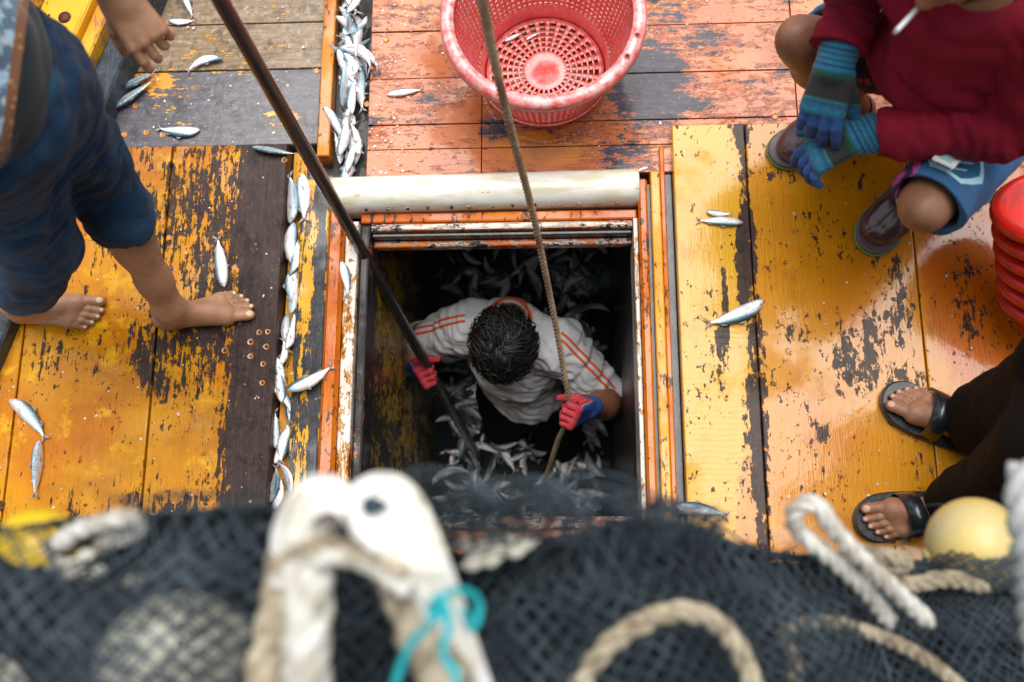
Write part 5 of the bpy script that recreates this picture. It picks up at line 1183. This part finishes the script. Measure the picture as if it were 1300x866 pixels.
for (h_, g_, big, o_, sl) in ((h1, g1, 1, o1, -.22), (h2, g2, -1, o2, .10)):
    sn = sole_poly(h_, g_, big, .275, .106, 0, ts-.001, .003, 'sandal', M_sand, P4)
    B = basis(g_, (0, 0, 1))
    def strapf(xc, w_, slant, lift, hw):
        V = []; n = 26; 
        for layer in (0, .0028):
            for i in range(n+1):
                t = math.pi*i/n; y = (hw+layer)*math.cos(t); z = (lift+layer)*abs(math.sin(t))**.8
                zc = z*(1.0+.0*y)
                for e in (-1, 1):
                    xx = xc+slant*y+e*w_/2; V.append(o_+B@np.array([xx, y*1.0, zc*(1-.55*(xx-xc)/.09*1.0)-.004]))
        F = []; m_ = 2*(n+1)
        for i in range(n):
            a = 2*i; F += [(a, a+2, a+3, a+1), (m_+a, m_+a+1, m_+a+3, m_+a+2), (a, m_+a, m_+a+2, a+2), (a+1, a+3, m_+a+3, m_+a+1)]
        F += [(0, 1, m_+1, m_), (2*n, m_+2*n, m_+2*n+1, 2*n+1)]
        MB().add(V, F).build('strap', M_strap, sn, True)
    strapf(.075, .036, sl*big, .079, .054)
# ------------------------------------------------------------------ net heap in the foreground
ZN = 1.40
# north rim of the heap, read as it lies: pixel column -> row, at its own height
rim_px = [(-80, 690, 1.38), (60, 672, 1.38), (180, 662, 1.38), (300, 652, 1.38), (420, 655, 1.36), (520, 688, 1.34), (580, 700, 1.30), (650, 694, 1.28), (720, 688, 1.26), (800, 664, 1.22), (870, 672, 1.16), (940, 700, 1.08), (1010, 712, 1.0), (1080, 708, .92), (1160, 718, .84), (1240, 722, .80), (1330, 720, .78), (1420, 730, .74)]
RP = np.array([at(*p) for p in rim_px])
def rim(x): return np.interp(x, RP[:, 0], RP[:, 1]), np.interp(x, RP[:, 0], RP[:, 2])
def lump(x, y, s=1.0):
    return s*(.026*np.sin(9*x+2*np.sin(7*y))+.018*np.sin(17*x-11*y+1)-.016*np.abs(np.sin(13*x+6*y+1.5*np.sin(9*y)))+.008*np.sin(31*x+23*y)+.006*np.sin(47*y-29*x+2))
def heap(u, v, off=0.0):
    """u: world x; v>=0 runs back (south) from the rim over the top, v<0 down the north face"""
    ry, rz = rim(u)
    y = np.where(v >= 0, ry-v, ry+.03*np.sin(np.clip(-v, 0, 1.2)*2)*.6-.02*(-v))
    top = rz+.05*(1-np.exp(-np.maximum(v, 0)/.06))-.25*np.maximum(v-.5, 0)
    z = np.where(v >= 0, top+lump(u, y), rz+v)
    edge = np.exp(-(v/.035)**2); z = z-.02*edge*(v >= 0)
    return np.stack([u+0*y, y+off*.3*(v < .03), z+off], -1)
nu, nv = 170, 90
us = np.linspace(-1.2, 1.45, nu); vs2 = np.concatenate([np.linspace(-1.36, -.02, 26), np.linspace(0, 1.3, nv-26)])
U, Vv = np.meshgrid(us, vs2, indexing='ij'); P = heap(U, Vv, -.012)
P[..., 2] = np.maximum(P[..., 2], .0); i = np.arange(nu-1)[:, None]; j = np.arange(nv-1)[None]
F = np.stack([i*nv+j, (i+1)*nv+j, (i+1)*nv+j+1, i*nv+j+1], -1).reshape(-1, 4)
m = NM('folded_net_mass'); n1 = m.noise(30, 5, .7); c = m.mix(m.step(n1, .35, .7), (.003, .005, .008), (.014, .022, .030)); m.set(Base_Color=c, Roughness=.9)
m.l(m.bump(m.add(n1, m.vor(60)), 1, .01), m.b.inputs['Normal'])
NET = empty('fishing_net', tuple(at(650, 760, 0)), label='big heap of dark blue grey fishing net filling the foreground', cat='fishing net')
link('folded_netting', mesh_np('folded_netting', P.reshape(-1, 3), F), m.m, NET)
m = NM('net_twine'); n1 = m.noise(14, 4, .6); c = m.mix(m.step(n1, .35, .7), (.016, .027, .036), (.055, .080, .096)); m.set(Base_Color=c, Roughness=.75); M_twine = m.m
m = NM('net_twine_dark'); c = m.mix(m.noise(14, 4, .6), (.018, .028, .036), (.05, .07, .085)); m.set(Base_Color=c, Roughness=.8); M_twine2 = m.m
def netting(name, mat, u0, u1, v0, v1, cell, off, rot, r, warp, seed, patchy=0):
    g = np.random.default_rng(seed); c, s = math.cos(rot), math.sin(rot); L = 2.2; n = int(L/cell)
    I, J = np.meshgrid(np.arange(-n//2, n//2), np.arange(-n//2, n//2), indexing='ij'); a = I*cell; b = J*cell*.8
    uu = a*c-b*s; vv = a*s+b*c
    ph = g.uniform(0, 6, 6)
    uu = uu+warp*np.sin(vv*9+ph[0]+2*np.sin(uu*4+ph[1]))+warp*.4*np.sin(vv*23+ph[4]); vv = vv+warp*np.sin(uu*8+ph[2]+2*np.sin(vv*5+ph[3]))+warp*.4*np.sin(uu*21+ph[5])
    uu = uu+(u0+u1)/2; vv = vv+(v0+v1)/2+g.normal(0, cell*.05, vv.shape); uu = uu+g.normal(0, cell*.05, uu.shape)
    P = heap(uu, vv, off); P[..., 2] += .010*np.sin(uu*40+ph[0])*np.sin(vv*33+ph[1])+g.normal(0, .0012, uu.shape)+.006
    ok = (uu > u0) & (uu < u1) & (vv > v0) & (vv < v1)
    if patchy: ok &= (np.sin(uu*11+ph[0]+2*np.sin(vv*9))+np.sin(vv*14+ph[3]+2*np.sin(uu*7)))*.5 > patchy-1
    S = []
    for A, Bq in (((slice(None, -1), slice(None)), (slice(1, None), slice(None))), ((slice(None), slice(None, -1)), (slice(None), slice(1, None)))):
        k = ok[A] & ok[Bq]; S.append(np.stack([P[A][k], P[Bq][k]], 1))
    S = np.concatenate(S); return link(name, segs_mesh(name, S, r), mat, NET, False)
netting('netting', M_twine, -1.0, 1.3, -.5, .5, .0190, .014, .62, .0016, .018, 1)
netting('netting', M_twine, -1.0, 1.3, -.4, .5, .0190, .022, .78, .0013, .022, 2)
# loose flaps that stand up over the rim in front of the hatch
g = np.random.default_rng(5); S = []
for (cx, w_, top, z_, sd) in ((560, 75, 594, 1.52, 1), (650, 100, 606, 1.47, 2), (745, 115, 604, 1.42, 3), (850, 60, 634, 1.34, 4)):
    for layer in range(2):
        n = 9; q = np.zeros((n, n, 3)); k = np.zeros((n, n), bool)
        for a in range(n):
            for b in range(n):
                fx = a/(n-1)*2-1; fy = b/(n-1); px = cx+fx*w_+6*math.sin(b*1.3+sd)+layer*5; py = 695-(695-top)*fy*(1-.45*fx*fx)+5*math.sin(a*1.1+sd*2+layer)
                q[a, b] = at(px+g.normal(0, 1.0), py+g.normal(0, 1.0), z_-.14*(1-fy)-.03*layer+.012*math.sin(a*.9+sd)); k[a, b] = True
        S.append(np.stack([q[:-1], q[1:]], 2).reshape(-1, 2, 3)); S.append(np.stack([q[:, :-1], q[:, 1:]], 2).reshape(-1, 2, 3))
link('loose_netting', segs_mesh('loose_netting', np.concatenate(S), .0013), M_twine, NET, False)

M_rope_w = simple('bleached_white_rope', (.78, .76, .70), .85, var=.12, vs_=34, bump=.9, bs=220, col2=(.40, .36, .28))
M_rope_b = simple('beige_rope', (.56, .48, .34), .85, var=.2, vs_=40, bump=.9, bs=220, col2=(.22, .17, .11))
M_strapw = simple('white_rope_sleeve', (.80, .79, .76), .6, var=.06, vs_=14, bump=.5, bs=60, col2=(.72, .68, .58))
M_turq = simple('turquoise_twine', (.01, .42, .46), .6, var=.2, vs_=30)
def zp(L): return [at(*p) for p in L]
# great white strapping, simplified to a smooth flat slab and lug
lp = empty('white_strapping', tuple(at(470, 700, 1.45)), label='flat pale board with rounded head and a dark patch, roped on top of the net', cat='strapping')
ol = [(440, 648), (446, 618), (474, 601), (508, 604), (535, 628), (556, 672), (580, 735), (602, 800), (626, 870), (652, 950), (592, 950), (568, 870), (545, 805), (517, 750), (494, 718), (470, 700), (450, 682)]
olc = catmull([(*q, 0) for q in ol+ol[:1]], 5)[:-1]; n_ = len(olc)
V = [at(x_, y_, 1.545-.0006*max(0, y_-700)+dz_+.002*math.sin(x_*.09+y_*.05)) for dz_ in (-.012, .010) for (x_, y_, _z) in olc]
bo = MB().add(V, [(j_, (j_+1) % n_, n_+(j_+1) % n_, n_+j_) for j_ in range(n_)]+[tuple(range(n_))[::-1], tuple(n_+j_ for j_ in range(n_))]).build('strapping', M_strapw, lp, False)
md = bo.modifiers.new('bevel', 'BEVEL'); md.width = .006; md.segments = 3; md.limit_method = 'ANGLE'; md.angle_limit = math.radians(50)
ol2 = [(342, 712), (344, 678), (356, 644), (376, 616), (402, 602), (430, 606), (452, 628), (462, 660), (452, 690), (438, 668), (424, 652), (404, 656), (390, 682), (380, 712), (362, 724)]
olc2 = catmull([(*q, 0) for q in ol2+ol2[:1]], 5)[:-1]; n2_ = len(olc2)
V = [at(x_, y_, 1.530-.0007*max(0, y_-640)+dz_+.004*math.sin(x_*.13+y_*.07)) for dz_ in (-.012, .010) for (x_, y_, _z) in olc2]
b2_ = MB().add(V, [(j_, (j_+1) % n2_, n2_+(j_+1) % n2_, n2_+j_) for j_ in range(n2_)]+[tuple(range(n2_))[::-1], tuple(n2_+j_ for j_ in range(n2_))]).build('curved_lug', M_strapw, lp, False)
md = b2_.modifiers.new('bevel', 'BEVEL'); md.width = .006; md.segments = 3; md.limit_method = 'ANGLE'; md.angle_limit = math.radians(50)
rope('lashing', zp([(352, 742, 1.50), (385, 716, 1.52), (425, 706, 1.53), (470, 716, 1.53), (520, 750, 1.54)]), .009, M_rope_w, lp, pitch=.05)
rope('lashing', zp([(350, 722, 1.50), (380, 700, 1.525), (420, 690, 1.53), (462, 700, 1.53), (512, 726, 1.55)]), .007, M_rope_b, lp, pitch=.04)
pp_ = [(458, 637), (468, 629), (483, 633), (494, 641), (481, 653), (462, 654)]; V = [at(x_, y_, z_) for z_ in (1.5535, 1.5600) for x_, y_ in pp_]
MB().add(V, [(k, (k+1) % 6, 6+(k+1) % 6, 6+k) for k in range(6)]+[tuple(range(6))[::-1], tuple(range(6, 12))]).build('dark_patch', simple('dark_blue_patch', (.01, .03, .05), .7), lp)
tag(rope('braided_rope', zp([(392, 960, 1.49), (388, 850, 1.50), (392, 770, 1.51), (392, 700, 1.50), (404, 655, 1.47)]), .022, M_rope_w, strands=4, pitch=.12), 'bright white braided rope running down the net left of the pale board', 'rope')
tag(rope('twisted_rope', zp([(322, 960, 1.48), (338, 850, 1.49), (358, 760, 1.49), (368, 700, 1.48), (390, 660, 1.45)]), .019, M_rope_b, strands=3, pitch=.09), 'dirty beige twisted rope on the net just left of the bright white braid', 'rope')
tag(rope('float_rope', zp([(590, 960, 1.46), (560, 850, 1.47), (530, 780, 1.475), (505, 725, 1.46), (480, 690, 1.44)]), .026, M_rope_b, strands=3, pitch=.075, jit=.001), 'lumpy beige rope on the net partly under the pale board', 'rope')
tag(rope('beige_rope', zp([(700, 960, 1.34), (735, 872, 1.33), (780, 812, 1.345), (850, 778, 1.33), (900, 785, 1.305), (935, 820, 1.275), (960, 880, 1.245)]), .0115, M_rope_b, pitch=.085), 'beige twisted rope arching over the dark net at bottom centre', 'rope')
tag(rope('beige_rope', zp([(985, 960, 1.12), (1010, 850, 1.10), (995, 805, 1.09), (1040, 790, 1.06), (1110, 805, 1.00), (1180, 840, .96), (1250, 900, .94)]), .010, M_rope_b, pitch=.06), 'thin beige rope half buried in the dark net right of the arching rope', 'rope')
tag(rope('white_rope', zp([(1180, 790, 1.05), (1120, 735, 1.10), (1065, 680, 1.14), (1035, 640, 1.16), (1010, 648, 1.15), (1012, 672, 1.13), (1050, 705, 1.11), (1095, 745, 1.07), (1130, 790, 1.02)]), .0115, M_rope_w, pitch=.07), 'white rope doubled back in a tight loop beside the sandals', 'rope')
tag(rope('grey_rope', zp([(1300, 590, 1.25), (1296, 640, 1.25), (1303, 700, 1.22), (1310, 780, 1.15), (1330, 900, 1.1)]), .017, simple('grey_white_rope', (.50, .51, .49), .8, vs_=30, bump=.6, bs=120), pitch=.10), 'grey white rope hanging at the right edge next to the pale yellow float', 'rope')
rp2 = []
for k_, (cx, cy, z_) in enumerate([(130, 668, 1.41), (158, 660, 1.42), (108, 690, 1.40)]):
    pass
tag(rope('cream_rope', zp([(60, 700, 1.38), (100, 672, 1.42), (132, 664, 1.43), (165, 656, 1.425), (172, 674, 1.40), (135, 690, 1.39), (110, 712, 1.37)]), .0095, M_rope_w, pitch=.06, jit=.0006), 'cream frayed rope coil on the net rim right of the bright yellow float', 'rope')
tag(rope('beige_rope', zp([(1060, 722, .93), (1085, 704, .95), (1120, 706, .95), (1150, 715, .93), (1120, 728, .93), (1090, 735, .92), (1150, 742, .9), (1200, 735, .9), (1250, 745, .88)]), .013, M_rope_b, pitch=.06, jit=.0008), 'tangled beige rope under the pale yellow float by the sandal', 'rope')
tw = zp([(500, 870, 1.53), (520, 820, 1.55), (548, 790, 1.565), (558, 765, 1.59), (570, 790, 1.59), (562, 830, 1.575), (580, 860, 1.57), (560, 900, 1.56)])
te = empty('turquoise_twine', tuple(tw[3]), label='turquoise twine knotted round the pale flat board', cat='twine')
rope('twine', tw, .0038, M_turq, te, pitch=.025, step=.004); rope('twine', zp([(555, 762, 1.595), (580, 750, 1.58), (604, 758, 1.55), (608, 780, 1.54), (598, 800, 1.55), (588, 775, 1.58)]), .0034, M_turq, te, pitch=.025, step=.004)
rope('twine', zp([(545, 775, 1.595), (556, 757, 1.60), (566, 772, 1.60), (552, 786, 1.597), (545, 772, 1.595)]), .0036, M_turq, te, pitch=.025, step=.004)
# floats
def ball(name, c, R, mat, label, axis=(0, 0, 1), sq=1.0, group=None, cat='float', spin=0.0):
    import bmesh
    e = empty(name, tuple(c), label=label, cat=cat, group=group); me = bpy.data.meshes.new('float_body'); bm = bmesh.new(); bmesh.ops.create_uvsphere(bm, u_segments=40, v_segments=24, radius=R); bm.to_mesh(me); bm.free()
    q = Vector(axis).to_track_quat('Z', 'Y').to_matrix().to_4x4(); me.transform(Matrix.Translation(Vector(c)) @ q @ Matrix.Diagonal((1, 1, sq, 1))); link('float_body', me, mat, e)
    ax = Vector(axis).normalized()
    for s in (1, -1):
        p = Vector(c)+ax*R*sq*s; V, F, T = tube_vf(np.array([p-ax*.01*s, p+ax*.004*s]), [R*.26, R*.2], 16); link('float_collar', mesh_np('float_collar', V, F, T), mat, e)
    return e
M_fy = simple('pale_yellow_float_plastic', (.66, .49, .15), .5, var=.15, vs_=18, bump=.35, coat=.2, col2=(.52, .44, .24))
M_fb = simple('bright_yellow_float_plastic', (.80, .52, .01), .4, var=.08, vs_=12, coat=.3)
M_fc = simple('cream_float_foam', (.62, .60, .50), .7, var=.15, vs_=24, bump=.4, bs=70)
ball('net_float', at(1238, 692, .84), .071, M_fy, 'pale yellow round float on the net next to the sandals', (1, .3, .2))
ball('net_float', at(50, 699, 1.350), .044, M_fb, 'bright yellow float on the net rim at the far left', (1, -.2, .1), 1.15)
ball('net_float', at(222, 846, 1.405), .070, M_fc, 'large cream float half buried under the net at lower left', (1, .5, .1), 1.1)
ball('net_float', at(20, 880, 1.37), .045, M_fc, 'cream float under the net in the bottom left corner', (1, .2, .1), 1.2)
gl = 'small white foam floats strung along the net rim'
for k_, (px, py, z_) in enumerate([(590, 690, 1.365), (604, 700, 1.365), (616, 688, 1.36), (630, 696, 1.355), (622, 712, 1.36), (640, 686, 1.35), (600, 716, 1.37), (520, 742, 1.40), (668, 690, 1.34), (655, 700, 1.345)]):
    o = ball('foam_float', at(px, py, z_), .0075, M_fc, 'small white foam float strung with others on the net rim below the hatch', (1, .2, 0), 1.4, gl)
gl = 'small pale foam floats on the net at left'
for k_, (px, py, z_) in enumerate([(110, 706, 1.40), (90, 718, 1.40), (93, 728, 1.40), (172, 738, 1.41), (75, 716, 1.40), (125, 728, 1.405)]):
    ball('foam_float', at(px, py, z_), .0075, M_fc, 'small pale foam float caught in the net below the cream rope coil', (1, .3, 0), 1.3, gl)
netting('netting', M_twine, at(1165, 720, .85)[0], at(1330, 720, .85)[0], .0, .3, .0195, .060, .7, .0012, .008, 9)
netting('netting', M_twine, at(120, 866, 1.4)[0], at(330, 866, 1.4)[0], -.02, .3, .0195, .062, .7, .0014, .012, 8)
netting('netting', M_twine, at(318, 800, 1.5)[0], at(432, 800, 1.5)[0], .035, .3, .0185, .100, .7, .0011, .010, 18)
netting('netting', M_twine, at(700, 800, 1.4)[0], at(1130, 800, 1.2)[0], .01, .3, .0185, .066, .55, .0012, .014, 19)

# netting drawn over the lower half of the pale yellow float
fc, FR = at(1238, 692, .84), .071; S = []; g = np.random.default_rng(9)
n1_, n2_ = 26, 16; Q = np.zeros((n1_, n2_, 3))
for a in range(n1_):
    for b in range(n2_):
        p = at(1130+a*9.5+(b % 2)*3+g.normal(0, 1.2), 712+b*7.5+6*math.sin(a*.7)+g.normal(0, 1.2)-8*math.exp(-((a-11)/5)**2), .86)
        dxy = math.hypot(p[0]-fc[0], p[1]-fc[1]); zt = .855+.012*math.sin(a*.8)*math.cos(b*.9)
        if dxy < FR*1.05: zt = max(zt, fc[2]+math.sqrt(max((FR*1.06)**2-dxy*dxy, 0))+.003)
        Q[a, b] = (p[0], p[1], zt)
S = np.concatenate([np.stack([Q[:-1, :-1], Q[1:, 1:]], 2).reshape(-1, 2, 3), np.stack([Q[1:, :-1], Q[:-1, 1:]], 2).reshape(-1, 2, 3)])
link('loose_netting', segs_mesh('loose_netting', S, .0016), M_twine2, NET, False)

# stray ends of twine over the heap
g = np.random.default_rng(31); parts = []
for k in range(46):
    px, py = g.uniform(-20, 1320), g.uniform(690, 880); a = g.uniform(0, 6.28); pts = []
    for t in range(6):
        q0 = at(px, py, float(np.interp(px, [0, 600, 900, 1300], [1.42, 1.36, 1.2, .88]))); h_ = heap(np.array([q0[0]]), np.array([max(rim(q0[0])[0]-q0[1], 0)]), .03)[0]
        pts.append((q0[0], q0[1], h_[2]+g.uniform(0, .018))); a += g.normal(0, .8); px += 24*math.cos(a); py += 20*math.sin(a)
    parts.append(tube_vf(catmull(pts, 5), g.uniform(.0009, .0024), 5))
V, F, T = join_vf(parts); link('stray_twine', mesh_np('stray_twine', V, F, T), M_twine, NET)
